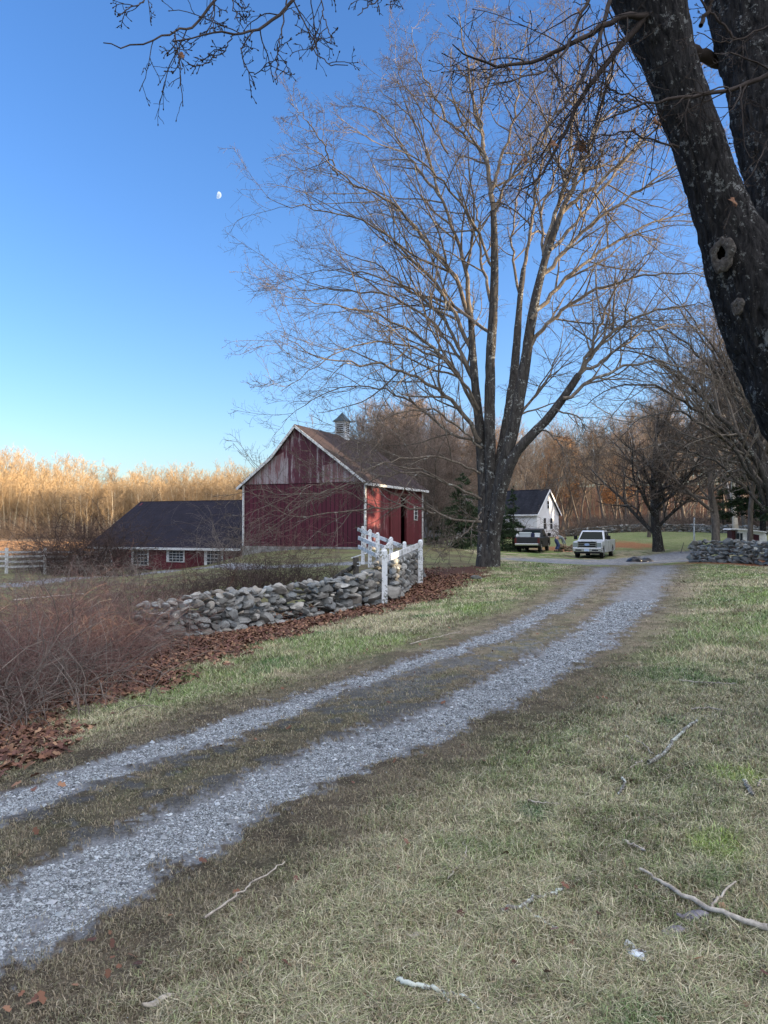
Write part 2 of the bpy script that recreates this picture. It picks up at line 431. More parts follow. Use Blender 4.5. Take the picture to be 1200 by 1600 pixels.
# banked leaf strip rises a little against the wall; mound under the big maple
mt = G(762, 892)
gz += .22 * np.exp(-((gx - mt.x) ** 2 + (gy - mt.y) ** 2) / 1.7 ** 2)
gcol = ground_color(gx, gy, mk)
ns, ms = gx.shape
idx = np.arange(ns * ms).reshape(ns, ms)
q = np.stack([idx[:-1, :-1], idx[:-1, 1:], idx[1:, 1:], idx[1:, :-1]], -1)[:, :, ::-1]
isg = (mk['g'][:-1, :-1] > .5) & (RR[:-1, :-1] < 90)
V_all = np.stack([gx, gy, gz], -1).reshape(-1, 3); C_all = gcol.reshape(-1, 3)
def sub(nm, sel, kindlabel):
    f = q[sel]; used, inv = np.unique(f.ravel(), return_inverse=True)
    o = mesh_np(nm, V_all[used], inv, np.full(len(f), 4), MAT_GROUND, col=C_all[used], smooth=True)
    return tag(o, kind='structure')
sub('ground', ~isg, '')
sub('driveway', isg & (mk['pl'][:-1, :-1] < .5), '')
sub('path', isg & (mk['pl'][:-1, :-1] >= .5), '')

# ---- grass blades
def view_samples(N_, r0, r1, pw=1.0, half=31.):
    u = rng.random(N_)
    r = (r0 ** (1 - pw) + u * (r1 ** (1 - pw) - r0 ** (1 - pw))) ** (1 / (1 - pw)) if abs(pw - 1) > 1e-3 else r0 * (r1 / r0) ** u
    a = np.radians(rng.uniform(-half, half, N_))
    return r * np.sin(a), r * np.cos(a)
def blades(name, N_, r0, r1, seg, lab, pw=1.0, hgt=(.02, .06)):
    x, y = view_samples(N_, r0, r1, pw, 40)
    mk = masks(x, y)
    keep = 1 - np.clip(mk['g'] * 1.05, 0, 1)
    keep *= (1 - .88 * mk['leaf']); keep *= 1 - .68 * mk['worn']; keep = keep * (1 - .8 * mk['thin'])
    clump = fbm(x * 9, y * 9, s=77, o=3); keep *= np.clip(.35 + 1.5 * (clump - .25), .15, 1)
    ok = (rng.random(N_) < keep) & ((x > -4 - .30 * y) | (mk['dL'] > -.6)) & (mk['dL'] > -2.5)
    x = x[ok]; y = y[ok]; mk = {k: v[ok] for k, v in mk.items()}; m = len(x); r = mk['r']
    z = H(x, y) - .004 + .22 * np.exp(-((x - mt.x) ** 2 + (y - mt.y) ** 2) / 1.7 ** 2)
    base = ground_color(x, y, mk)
    tone = rng.random(m)
    gl = np.array([.19, .29, .10]); st = np.array([.50, .46, .33]); br = np.array([.22, .15, .09])
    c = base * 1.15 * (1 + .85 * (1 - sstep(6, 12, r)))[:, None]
    c = lerp(c, st, (tone > .66) * .62); c = lerp(c, gl, (tone < .34) * .5); c = lerp(c, br, ((tone > .5) & (tone < .58)) * .6)
    c *= rng.uniform(.45, 1.5, (m, 1))
    c = lerp(c, np.array([.20, .165, .115]) * rng.uniform(.5, 1.4, (m, 1)), mk['worn'] * .7)
    h = rng.uniform(*hgt, m) * (1 - .6 * mk['worn']) * (.6 + 1.1 * clump[ok]) 
    w = np.maximum(.0015, .00045 * r) * rng.uniform(.7, 1.4, m)
    a = rng.uniform(0, 2 * np.pi, m); lean = rng.uniform(.15, 1.7, m) * h
    dx = np.cos(a); dy = np.sin(a); b = a + rng.uniform(.6, 2.5, m); wx = np.cos(b) * w; wy = np.sin(b) * w
    if seg == 2:
        curl = rng.uniform(-.6, .6, m)
        mx = x + dx * lean * .35; my = y + dy * lean * .35; mz = z + h * .75
        tx = x + (dx * np.cos(curl) - dy * np.sin(curl)) * lean * 1.15; ty = y + (dy * np.cos(curl) + dx * np.sin(curl)) * lean * 1.15; tz = z + h * rng.uniform(.45, 1.15, m)
        V = np.stack([np.stack([x - wx, y - wy, z], 1), np.stack([x + wx, y + wy, z], 1), np.stack([mx + wx * .8, my + wy * .8, mz], 1),
                      np.stack([mx - wx * .8, my - wy * .8, mz], 1), np.stack([tx, ty, tz], 1)], 1)
        i = np.arange(m)[:, None] * 5
        ff = np.concatenate([i + np.array([0, 1, 2, 3]), i + np.array([3, 2, 4])], 1).ravel(); ss = np.tile([4, 3], m)
        C = np.repeat(c[:, None, :], 5, 1)
    else:
        V = np.stack([np.stack([x - wx, y - wy, z], 1), np.stack([x + wx, y + wy, z], 1), np.stack([x + dx * lean, y + dy * lean, z + h], 1)], 1)
        ff = np.arange(m * 3); ss = np.full(m, 3); C = np.repeat(c[:, None, :], 3, 1)
    return V.reshape(-1, 3), ff, ss, C.reshape(-1, 3)
def join(parts):
    V = []; FF = []; SS = []; C = []; o = 0
    for v, f, s_, c in parts:
        V.append(v); FF.append(np.asarray(f).ravel() + o); SS.append(s_); C.append(c); o += len(v)
    return np.concatenate(V), np.concatenate(FF), np.concatenate(SS), np.concatenate(C)
MAT_BLADE = attrmat('grass_blade', .7, .25)
V, ff, ss, C = join([blades('g', 980000, 1.9, 9, 2, '', 1.0, (.016, .050)), blades('g', 520000, 7, 40, 1, '', 1.0, (.03, .06))])
tag(mesh_np('grass', V, ff, ss, MAT_BLADE, col=C), kind='stuff', label='short winter lawn grass, straw and green, either side of the driveway', cat='grass')

# ---- gravel stones on the wheel tracks
def pebbles(x, y, size, col, zoff=.3):
    m = len(x); z = H(x, y) - .02 + size * zoff
    o = np.array([[1, 0, 0], [0, 1, 0], [-1, 0, 0], [0, -1, 0], [0, 0, 1], [0, 0, -1]], float)
    j = 1 + rng.uniform(-.35, .35, (m, 6, 3)); off = o * j + rng.uniform(-.25, .25, (m, 6, 3))
    a = rng.uniform(0, 6.28, m); ca, sa = np.cos(a)[:, None], np.sin(a)[:, None]
    ox = off[..., 0] * ca - off[..., 1] * sa; oy = off[..., 0] * sa + off[..., 1] * ca
    V = np.stack([x[:, None] + ox * size[:, None], y[:, None] + oy * size[:, None] * .75, z[:, None] + off[..., 2] * size[:, None] * .6], -1)
    F_ = np.array([[0, 1, 4], [1, 2, 4], [2, 3, 4], [3, 0, 4], [1, 0, 5], [2, 1, 5], [3, 2, 5], [0, 3, 5]])
    ff = (np.arange(m)[:, None, None] * 6 + F_).ravel()
    return V.reshape(-1, 3), ff, np.full(m * 8, 3), np.repeat(col, 6, 0)
x, y = view_samples(1900000, 2.0, 17, 1.0)
mk = masks(x, y); pr = mk['g'] * .85 + mk['thin'] * .55 + mk['worn'] * .26
ok = rng.random(len(x)) < pr; x = x[ok]; y = y[ok]; r = np.hypot(x, y)
sz = (.0016 + .00033 * r) * rng.lognormal(0, .50, len(x)); sz = np.clip(sz, .003, .022)
tone = .08 + .38 * rng.random((len(x), 1)) ** 1.4; C = tone * np.array([.92, 1, 1.07]) * (1 + rng.normal(0, .012, (len(x), 3)))
big = rng.random(len(x)) < .004; sz[big] = np.minimum(sz[big] * 2.6, .032)
print('pebbles', len(x))
V, ff, ss, C = pebbles(x, y, sz, np.clip(C, .05, .8))
tag(mesh_np('gravel', V, ff, ss, attrmat('gravel_stone', .85, .25), col=C), kind='stuff', label='loose grey crushed stone in the two wheel tracks', cat='gravel')

# ---- fallen leaves
def leaves(x, y, size, col, lift=0.012):
    m = len(x); z = H(x, y) + rng.uniform(0, lift, m)
    prof = np.array([[-1, 0, 0], [-.35, .62, .2], [.1, .35, .1], [.5, .6, .25], [1, 0, .05], [.5, -.6, .3], [.1, -.35, .1], [-.35, -.62, .2]])
    a = rng.uniform(0, 6.28, m); t1 = rng.uniform(-.7, .7, m); t2 = rng.uniform(-.7, .7, m); cu = rng.uniform(-.4, 1.3, m)
    px_ = np.broadcast_to(prof[:, 0], (m, 8)); py_ = np.broadcast_to(prof[:, 1], (m, 8)); pz_ = prof[:, 2] * cu[:, None]
    qz = pz_ + px_ * t1[:, None] + py_ * t2[:, None]
    ca, sa = np.cos(a)[:, None], np.sin(a)[:, None]
    V = np.stack([x[:, None] + (px_ * ca - py_ * sa) * size[:, None], y[:, None] + (px_ * sa + py_ * ca) * size[:, None], z[:, None] + (qz + .45) * size[:, None]], -1)
    return V.reshape(-1, 3), np.arange(m * 8), np.full(m, 8), np.repeat(col, 8, 0)
def leafcol(m):
    c = np.array([[.085, .042, .032], [.14, .07, .045], [.19, .105, .065], [.13, .065, .05], [.26, .16, .10]])[rng.choice(5, m, p=[.2, .3, .2, .22, .08])]
    return c * rng.uniform(.6, 1.4, (m, 1))
x, y = view_samples(330000, 4, 34, 1.0, 32)
mk = masks(x, y); ok = rng.random(len(x)) < mk['leaf'] * .75; x = x[ok]; y = y[ok]; m1 = len(x)
s1 = rng.uniform(.018, .038, m1) * (1 + .014 * np.hypot(x, y))
x2, y2 = view_samples(2600, 2.2, 40, 1.0, 30); mk = masks(x2, y2); ok = (mk['g'] < .2) & (rng.random(2600) < .06 + .3 * (fbm(x2 * .8, y2 * .8, s=90) > .60) + .10 * mk['worn'])
x2 = x2[ok]; y2 = y2[ok]; s2 = rng.uniform(.008, .020, len(x2)) * (1 + .06 * np.hypot(x2, y2))
A1 = leaves(x, y, s1, leafcol(m1), .03); A2 = leaves(x2, y2, s2, leafcol(len(x2)), .02)
print('leaves', m1, len(x2))
V, ff, ss, C = join([A1, A2])
tag(mesh_np('fallen_leaves', V, ff, ss, attrmat('dead_leaf', .75, .2), col=C), kind='stuff', label='brown fallen leaves banked along the stone wall', cat='leaves')

# ================================================================== TREES
def barkmat(name, dark, light, lich, lscale=6, lthr=.60, bs=.8, bd=.03, stretch=(1, 1, .28), scale=9, lsoft=.04):
    m = NT(name); v = m.coord(stretch); vo = m.coord()
    f = m.noise(v, scale, 6, .7, .6); c = m.ramp(f, [(.35, dark), (.68, light)])
    ln = m.noise(vo, lscale, 5, .75); l2 = m.noise(vo, lscale * .23, 3, .5)
    s_ = m.math('ADD', ln, m.math('MULTIPLY', m.math('SUBTRACT', l2, .5), .45))
    c = m.mix(m.ramp(s_, [(lthr, 0.0), (lthr + lsoft, 1.0)]), c, lich)
    m.bump(f, bs, bd)
    return m.fin(c, .9, .15)
BARK_MAPLE = barkmat('maple_bark', (.022, .020, .019), (.085, .078, .072), (.24, .25, .24), 10, .60)
BARK_LIMB = barkmat('limb_bark', (.075, .062, .052), (.22, .185, .15), (.30, .30, .27), 5, .60)
TWIG = varmat('twig_bark', (.065, .05, .042), (.15, .118, .09), 2, .85, .15, 0)
TWIG_DARK = varmat('dark_twig_bark', (.022, .017, .016), (.055, .043, .038), 2, .85, .15, 0)
BARK_NEAR = barkmat('near_bark', (.008, .008, .010), (.050, .047, .048), (.19, .195, .195), 26, .588, 1.0, .06, (1, 1, .22), 30, .05)
BARK_GREY = barkmat('grey_bark', (.08, .068, .058), (.19, .165, .14), (.26, .26, .24), 3, .64)
WOODGREY = varmat('woodland_bark', (.19, .145, .105), (.37, .285, .205), .4, .9, .1, 0)
BARK_PALE = varmat('pale_bark', (.35, .31, .26), (.55, .50, .43), 1.2, .85, .1, 0)

def wood_mesh(name, groups, mat, parent=None, smooth=True):
    V, ff, ss = tubes(groups)
    return mesh_np(name, V, ff, ss, mat, parent, smooth=smooth)

# ---- the big maple beside the driveway: every limb follows its line in the photograph
def limb(pix, d0, d1, r0, r1, N_=22):
    k = len(pix)
    pts = [tuple(P(px, py, d0 + (d1 - d0) * (i / (k - 1)) ** 1.1)) for i, (px, py) in enumerate(pix)]
    return resample(pts, np.linspace(r0 ** .8, r1 ** .8, k) ** 1.25, N_)
TD = 29.0
base = G(762, 893)
# trunk (two fused stems, flared foot)
tr1 = [(763,897),(762,880),(762,850),(766,800),(768,760),(766,720),(765,650),(766,560),(772,470),(773,400),(771,330)]
tr2 = [(768,890),(770,850),(775,800),(783,750),(790,715),(800,680),(812,620),(822,560),(830,500),(842,440),(856,390),(876,335)]
tr0 = [(757,890),(757,850),(757,800),(756,760),(752,715),(749,660),(742,600),(738,540),(735,490)]
def tk(pix, rads, dd=0):
    k = len(pix); pts = [tuple(P(px, py, TD + dd * (i / (k - 1)))) for i, (px, py) in enumerate(pix)]
    Q, r = resample(pts, rads, 40); return Q, r
T1 = tk(tr1, [.46,.35,.29,.25,.23,.22,.21,.19,.17,.145,.12], .5)
T2 = tk(tr2, [.36,.27,.25,.24,.235,.23,.22,.20,.175,.15,.13,.11], -1.2)
T0 = tk(tr0, [.34,.27,.24,.22,.20,.18,.16,.14,.11], 1.2)
T3 = tk([(768,880),(775,820),(785,760),(802,712),(828,682),(856,655),(880,622),(905,585)], [.26,.22,.21,.20,.18,.16,.145,.13], -1.8)
T4 = tk([(768,800),(778,740),(787,690),(796,640),(803,590),(808,530),(812,470),(818,420)], [.22,.21,.2,.19,.18,.15,.12,.10], 1.4)
maple = empty('maple_tree', base)
tag(maple, 'large leafless maple with several upright stems beside the gravel driveway', 'tree')
MI = Matrix.Translation(-base)
def rel(groups, o=None):
    b = np.array(o if o is not None else base)
    return [(p - b, r, k) for p, r, k in groups]
def rough_tube(lines, k, amp=.10, fr=4.5, b=None, ridge=0):
    V, ff, ss = tubes([(Q[None], r[None], k) for Q, r in lines])
    V = V - np.array(b if b is not None else base)
    out = V.copy(); off = 0
    for Q, r in lines:
        n_ = len(Q) * k; seg = V[off:off + n_].reshape(len(Q), k, 3); c = (Q - np.array(b if b is not None else base))[:, None, :]
        d = fbm(seg[..., 0] * fr, seg[..., 1] * fr, seg[..., 2] * fr * .45, s=55, o=4) - .5
        d2 = fbm(seg[..., 0] * fr * 4, seg[..., 1] * fr * 4, seg[..., 2] * fr * 1.2, s=56, o=3) - .5
        if ridge:
            s_l = np.r_[0, np.cumsum(np.linalg.norm(np.diff(Q, axis=0), axis=1))][:, None] * np.ones((1, k)); th_ = np.arange(k)[None] * np.ones((len(Q), 1))
            wv = fbm(th_ * .12, s_l * 3, s=61) * 6
            rdg = 1 - np.abs(2 * fbm(th_ * .42 + wv, s_l * 4.5, s=62, o=3) - 1) * 2.2
            d = d + ridge * (rdg - .5)
        out[off:off + n_] = (c + (seg - c) * (1 + (amp * 2.2 * d + amp * 1.1 * d2)[..., None])).reshape(-1, 3); off += n_
    return out, ff, ss
V, ff, ss = rough_tube([T1, T2, T0, T3, T4], 28, .12, 5, None, .3)
mesh_np('trunk', V, ff, ss, BARK_MAPLE, maple, smooth=True)
LIMBS = [  # pixel path, end depth shift, start radius, end radius
 # upward leaders
 ([(771,335),(768,290),(757,230),(742,170),(730,110),(722,60),(716,20)], .5, 1.5, .11, .015),
 ([(768,300),(788,240),(806,180),(812,120),(822,60),(830,20)], .5, 2.5, .07, .012),
 ([(757,240),(700,190),(672,140),(650,90),(640,40)], 1, 3, .06, .012),
 ([(876,335),(900,280),(922,220),(945,150),(960,90),(968,40)], -1.2, -2.5, .10, .012),
 ([(850,400),(880,300),(893,220),(900,150),(905,90),(900,30)], -1, -.5, .09, .012),
 ([(876,335),(930,290),(985,240),(1035,190),(1075,140)], -1.2, -3, .08, .010),
 ([(842,440),(890,380),(950,330),(1010,290),(1070,250),(1120,215)], -1, -2, .09, .010),
 ([(830,500),(880,440),(940,390),(1010,350),(1080,335),(1140,320)], -1, 1, .09, .010),
 ([(822,550),(870,490),(930,450),(1000,430),(1070,425),(1130,440)], -.8, -3, .085, .010),
 ([(905,585),(935,540),(975,505),(1025,482),(1080,475),(1135,480)], -1.8, -3.5, .09, .010),
 ([(880,622),(930,590),(985,570),(1040,565),(1090,580),(1130,600)], -1.8, -1, .07, .010),
 ([(905,585),(930,530),(950,470),(985,420),(1030,385)], -1.8, -4, .07, .010),
 ([(818,420),(832,350),(838,290),(850,230),(862,170),(860,110)], 1.4, 3, .08, .012),
 ([(812,460),(800,390),(805,320),(820,260),(815,200)], 1.4, 5, .06, .012),
 # left side
 ([(735,490),(730,430),(715,370),(690,310),(672,255),(655,200),(622,160),(590,140)], 1.2, 3, .10, .012),
 ([(690,310),(640,250),(615,200),(585,170),(560,160)], 2, 4, .06, .010),
 ([(735,495),(712,430),(672,385),(640,345),(612,312),(570,300),(528,270),(500,240),(470,225)], 1.2, -1, .09, .010),
 ([(740,560),(715,500),(690,455),(660,420),(625,385),(590,352),(545,340),(500,328),(450,320),(415,310)], 1.2, 0, .09, .010),
 ([(528,275),(500,215),(478,185),(455,160)], -.3, -1, .035, .008),
 ([(746,620),(727,560),(703,515),(670,470),(625,440),(570,428),(515,420),(470,428)], 1, 2.5, .09, .010),
 ([(748,655),(725,600),(692,555),(650,520),(600,495),(545,480),(490,470),(440,462)], .8, -2, .09, .010),
 ([(750,690),(722,640),(690,610),(655,590),(600,572),(545,568),(490,555),(435,520)], .5, -3, .095, .010),
 ([(748,640),(720,590),(690,560),(640,540),(590,530),(540,545),(490,575),(440,610)], .5, -4, .06, .010),
 ([(752,700),(718,665),(680,640),(640,640),(600,655),(560,680),(520,700)], .3, -4, .05, .008),
 ([(750,690),(700,680),(660,640),(620,615),(575,600),(530,605),(480,630),(440,660)], .5, 2.5, .06, .009),
 # low branches drooping over the barn
 ([(752,815),(715,812),(670,800),(630,792),(590,796),(540,800),(500,808),(455,806),(420,795)], -.3, -4.5, .055, .009),
 ([(752,780),(715,765),(680,745),(640,738),(590,745),(540,760),(490,772),(430,770),(395,765)], -.2, -3, .05, .008),
 ([(750,740),(710,722),(670,712),(620,716),(570,735),(520,752),(470,762)], -.2, -6, .045, .008),
 ([(752,800),(728,835),(700,850),(670,858)], -.2, -3, .03, .008),
 # right low
 ([(845,668),(872,690),(890,720),(880,755)], -1, -2.5, .035, .008),
 ([(870,640),(905,650),(930,690),(925,735)], -1.5, -3, .035, .008),
 ([(792,690),(812,650),(850,600),(872,560),(880,500)], .8, 4, .08, .012),
 ([(905,585),(950,560),(1000,520),(1050,505),(1105,520)], -1.8, 2, .07, .010),
 ([(860,390),(915,330),(965,265),(1010,205),(1050,150),(1070,90)], -1.2, 2, .07, .010),
 ([(771,335),(790,280),(835,230),(870,170),(905,110),(925,50)], .5, -2, .06, .010),
 ([(771,420),(740,350),(700,290),(655,250),(600,225),(545,205)], .5, -3, .06, .010),
 ([(742,600),(700,530),(650,480),(590,455),(530,455),(480,440),(430,415)], 1.2, 4, .07, .010),
 ([(757,230),(750,170),(765,110),(778,50),(775,15)], 1, -1, .05, .010),
 ([(700,240),(660,175),(625,120),(610,70)], 3, 5, .04, .010),
 ([(850,400),(845,330),(870,270),(880,200),(885,130),(870,60)], -1, 3, .06, .010),
 ([(766,470),(750,400),(745,330),(730,280),(700,240)], .5, 5, .07, .012),
 ([(766,520),(700,470),(640,455),(590,410),(545,400),(505,380)], .6, 5, .07, .010),
]
L0 = [limb(p, TD + a, TD + b, r0, r1, 24) for p, a, b, r0, r1 in LIMBS]
LP = np.stack([l[0] for l in L0]); LR = np.stack([l[1] for l in L0])
jit = rng.normal(size=LP.shape) * .045; jit[:, 0] = 0; LP = LP + jit
wood_mesh('limbs', rel([(LP, LR, 8)]), BARK_LIMB, maple)
B1 = spawn(LP, LR, 16, .12, 1, .42, (25, 58), .03, .11, 9, .66, .3, .5, .010)
B2 = spawn(*B1, 7, .15, 1, .42, (30, 62), .02, .17, 6, .62, .35, .4, .0070)
B3 = spawn(*B2, 5, .15, 1, .52, (32, 68), .0, .22, 4, .65, .5, .35, .0048, lmin=.12)
b3s = rng.random(len(B3[0])) < .25
B4 = spawn(B3[0][b3s], B3[1][b3s], 3, .3, 1, .6, (30, 65), .0, .2, 3, .7, .6, .3, .0034, lmin=.08)
print('maple', len(B1[0]), len(B2[0]), len(B3[0]), len(B4[0]))
wood_mesh('branches', rel([(B1[0], B1[1], 5), (B2[0], B2[1], 4)]), BARK_LIMB, maple)
wood_mesh('twigs', rel([(B3[0], B3[1], 3), (B4[0], B4[1], 3)]), TWIG, maple)

# ---- the near maple leaning in from the right
ND = 5.2
near = empty('maple_tree', G(1420, 1250)); nb = near.location.copy()
tag(near, 'dark lichen-spotted maple trunk leaning in close at the right edge, with a knot hole', 'tree')
def nt_(pix, rads, da, db, N_=300):
    k = len(pix); pts = [tuple(P(px, py, da + (db - da) * (i / (k - 1)))) for i, (px, py) in enumerate(pix)]
    return resample(pts, rads, N_)
N1 = nt_([(1470,1300),(1450,1150),(1425,1000),(1390,850),(1335,710),(1270,600),(1215,500),(1165,420),(1138,360),(1120,310),(1094,235),(1070,165),(1046,95),(1018,10),(975,-80),(930,-180)],
         [.55,.50,.47,.46,.44,.41,.36,.26,.20,.175,.165,.165,.17,.215,.19,.17], 5.3, 5.0)
N2 = nt_([(1350,760),(1320,620),(1280,500),(1252,390),(1232,290),(1210,200),(1194,110),(1166,10),(1140,-120)],
         [.40,.40,.38,.31,.29,.285,.285,.285,.26], 5.5, 5.9)
V, ff, ss = rough_tube([N1, N2], 144, .07, 9, nb, .42)
mesh_np('trunk', V, ff, ss, BARK_NEAR, near, smooth=True)
# knot hole: rolled callus collar round a dark hollow
kc = P(1128, 397, 4.955)
zdir = ((kc - P(1155, 397, 5.14)).normalized() + (cam.location - kc).normalized() * .6).normalized(); xdir = Vector((0, 0, 1)).cross(zdir).normalized(); ydir = zdir.cross(xdir)
def collar(c, a, b, tube, spiral=0, nU=48, nV=16):
    V = []; 
    for i in range(nU):
        t = 2 * math.pi * i / nU
        wob = 1 + .10 * math.sin(2 * t + .6) + .06 * math.sin(5 * t) + .04 * math.sin(9 * t + 1)
        rx, ry = a * wob, b * wob; tt = tube * (1 + .25 * math.sin(t + 2.4) + .12 * math.sin(3 * t))
        for j in range(nV):
            s_ = 2 * math.pi * j / nV
            rad = 1 + (tt / a) * math.cos(s_)
            p_ = xdir * (rx * rad * math.cos(t)) + ydir * (ry * rad * math.sin(t)) + zdir * (tt * .62 * math.sin(s_) - spiral * math.sin(t / 2))
            V.append(c + p_ - nb)
    f = []
    for i in range(nU):
        for j in range(nV):
            f += [i * nV + j, ((i + 1) % nU) * nV + j, ((i + 1) % nU) * nV + (j + 1) % nV, i * nV + (j + 1) % nV]
    return np.array([tuple(v) for v in V]), f, np.full(nU * nV, 4)
KN = barkmat('knot_callus', (.05, .044, .042), (.17, .152, .14), (.26, .25, .24), 30, .60, 1.0, .04, (1, 1, 1), 34)
V, f, s_ = collar(kc, .050, .078, .026)
mesh_np('knot', V, f, s_, KN, near, smooth=True)
mb = MB()
ring = [kc - nb + xdir * (.05 * math.cos(t)) + ydir * (.066 * math.sin(t)) - zdir * .012 for t in np.linspace(0, 6.283, 25)[:-1]]
ringb = [kc - nb + (p_ - (kc - nb)) * .5 - zdir * .05 for p_ in ring]
va = [mb.bm.verts.new(p_) for p_ in ring]; vb = [mb.bm.verts.new(p_) for p_ in ringb]
for i in range(24): mb.bm.faces.new([va[i], va[(i + 1) % 24], vb[(i + 1) % 24], vb[i]])
mb.bm.faces.new(vb)
mb.build('knot_hollow', varmat('hollow', (.006, .005, .005), (.014, .011, .010), 20, .95, 0, .5), near, smooth=True)
kc2 = P(1152, 478, 4.935)
V, f, s_ = collar(kc2, .020, .030, .020); mesh_np('knot', V, f, s_, KN, near, smooth=True)
# branches of the near tree: pixel paths, depths, radii
NB = [
 ([(1010,25),(985,18),(940,45),(880,75),(830,98),(780,105),(735,90),(705,70)], 4.9, 4.2, .030, .004),
 ([(1005,30),(960,85),(930,120),(905,160),(885,200),(868,240),(845,275),(815,300),(790,325)], 4.9, 4.4, .028, .003),
 ([(960,-20),(945,30),(925,90),(900,140),(880,170),(850,200),(830,240)], 4.9, 3.9, .020, .003),
 ([(930,-20),(900,40),(885,80),(850,110),(810,125),(770,130)], 4.9, 3.8, .015, .003),
 ([(1260,100),(1190,122),(1150,140),(1090,150),(1040,156),(1000,163),(960,180),(930,195)], 4.6, 4.0, .022, .004),
 ([(1040,190),(1010,165),(985,150),(950,140),(935,125)], 4.4, 4.2, .008, .003),
 ([(1060,230),(1020,220),(980,205),(930,215),(890,230)], 4.9, 4.2, .010, .003),
 ([(1095,40),(1110,10),(1120,-30)], 5.2, 5.2, .02, .015),
 ([(1068,75),(1105,90),(1140,105),(1180,120)], 5.9, 6.2, .07, .05),
 ([(1250,180),(1205,200),(1190,240),(1170,280),(1150,310)], 4.6, 4.3, .007, .003),
 ([(1150,60),(1120,30),(1095,0),(1070,-25)], 5.2, 5.2, .012, .008),
 ([(1240,20),(1200,40),(1160,60),(1130,70),(1090,50)], 4.6, 4.4, .008, .003),
 ([(560,-60),(450,5),(420,35),(395,50),(365,55),(335,47),(300,60),(270,62)], 4.6, 3.6, .014, .0035),
 ([(420,-60),(335,0),(310,30),(290,48),(260,52),(225,68),(185,78),(160,66)], 4.6, 3.6, .012, .003),
 ([(455,-10),(470,25),(490,60),(495,90),(515,103),(545,102)], 4.4, 3.9, .006, .0028),
 ([(448,0),(440,50),(430,90),(435,130)], 4.3, 3.9, .006, .0028),
 ([(395,50),(375,80),(385,110),(400,118),(435,90)], 4.2, 3.9, .005, .0028),
 ([(520,-40),(500,-10),(505,30),(520,60),(512,68)], 4.3, 3.9, .005, .0028),
 ([(250,-30),(225,0),(205,12),(188,24)], 4.3, 3.9, .006, .0028),
 ([(640,-40),(600,-5),(575,8),(560,20)], 4.3, 3.9, .006, .0028),
 ([(365,55),(345,85),(320,100),(300,103)], 3.9, 3.7, .004, .0026),
 ([(360,-30),(362,0),(368,25),(380,40)], 4.1, 3.9, .004, .0026),
 ([(335,0),(332,30),(335,50)], 4.1, 3.9, .004, .0026),
 ([(272,55),(275,80),(284,108)], 3.8, 3.7, .0035, .0025),
]
rq = np.random.default_rng(21)
NL = [limb(p, a, b, r0, r1, 20) for p, a, b, r0, r1 in NB]
NP_ = np.stack([l[0] for l in NL]); NR = np.stack([l[1] for l in NL]) * 1.0
NP_[:, 1:] += rq.normal(size=NP_[:, 1:].shape) * .006
NR *= .80
b1 = spawn(NP_[:7], NR[:7], 14, .1, 1, .30, (25, 60), -.05, .14, 9, .5, .4, .4, .0028, rg=rq, rmax=.006)
b1b = spawn(NP_[9:12], NR[9:12], 7, .1, 1, .34, (25, 60), -.02, .14, 9, .5, .4, .4, .0026, rg=rq, rmax=.006)
b1c = spawn(NP_[12:], NR[12:], 5, .1, .85, .24, (30, 65), -.04, .14, 9, .6, .6, .4, .0026, rg=rq, rmax=.004)
b1 = [np.concatenate([b1[i], b1b[i], b1c[i]]) for i in (0, 1)]
b2 = spawn(*b1, 4, .2, 1, .42, (30, 70), -.03, .2, 6, .7, .6, .4, .0022, rg=rq, lmin=.04, rmax=.004)
sel = rq.random(len(b2[0])) < .55
b3 = spawn(b2[0][sel], b2[1][sel], 2, .3, 1, .45, (30, 70), 0, .2, 4, .8, .7, .4, .0019, rg=rq, lmin=.025)
nbg = [(NP_, NR, 8), (b1[0], b1[1], 5), (b2[0], b2[1], 4), (b3[0], b3[1], 3)]
wood_mesh('branches', rel(nbg, nb), TWIG_DARK, near)
# buds: small swellings at the twig tips
tips = np.concatenate([b1[0][:, -1], b2[0][:, -1]]); dirs = np.concatenate([nrm(b1[0][:, -1] - b1[0][:, -2]), nrm(b2[0][:, -1] - b2[0][:, -2])])
bl = np.stack([tips - dirs * .002, tips + dirs * .005, tips + dirs * .012], 1)
wood_mesh('buds', rel([(bl, np.tile([.0022, .0042, .0008], (len(bl), 1)), 4)], nb), TWIG_DARK, near)
# withered leaves still hanging on
LEAFM = varmat('withered_leaf', (.12, .055, .035), (.26, .14, .08), 30, .8, .2, .5)
def hanging_leaf(px, py, d, s, rz):
    pr = [(0, 1.0), (.18, .72), (.5, .8), (.42, .45), (.8, .3), (.5, .05), (.45, -.35), (.18, -.45), (0, -1.0)]
    bm = bmesh.new(); nn_ = 5; rows = []
    for k_, (hx, hz) in enumerate(pr):
        rows.append([bm.verts.new((hx * t * s, (abs(t) ** 1.6) * hx * s * .9 + .18 * s * math.sin(3 * hz), hz * s)) for t in np.linspace(-1, 1, nn_)])
    for a, b in zip(rows[:-1], rows[1:]):
        for i in range(nn_ - 1):
            try: bm.faces.new([a[i], a[i + 1], b[i + 1], b[i]])
            except ValueError: pass
    bmesh.ops.remove_doubles(bm, verts=bm.verts, dist=1e-5)
    me = bpy.data.meshes.new('leaf'); bm.to_mesh(me); bm.free(); me.materials.append(LEAFM)
    o = bpy.data.objects.new('leaf', me); COL.objects.link(o); o.parent = near
    o.location = P(px, py, d) - nb; o.rotation_euler = (rq.uniform(-.5, .5), rq.uniform(-.5, .5), rz)
    m_ = o.modifiers.new('t', 'SOLIDIFY'); m_.thickness = .001
    for p_ in me.polygons: p_.use_smooth = True
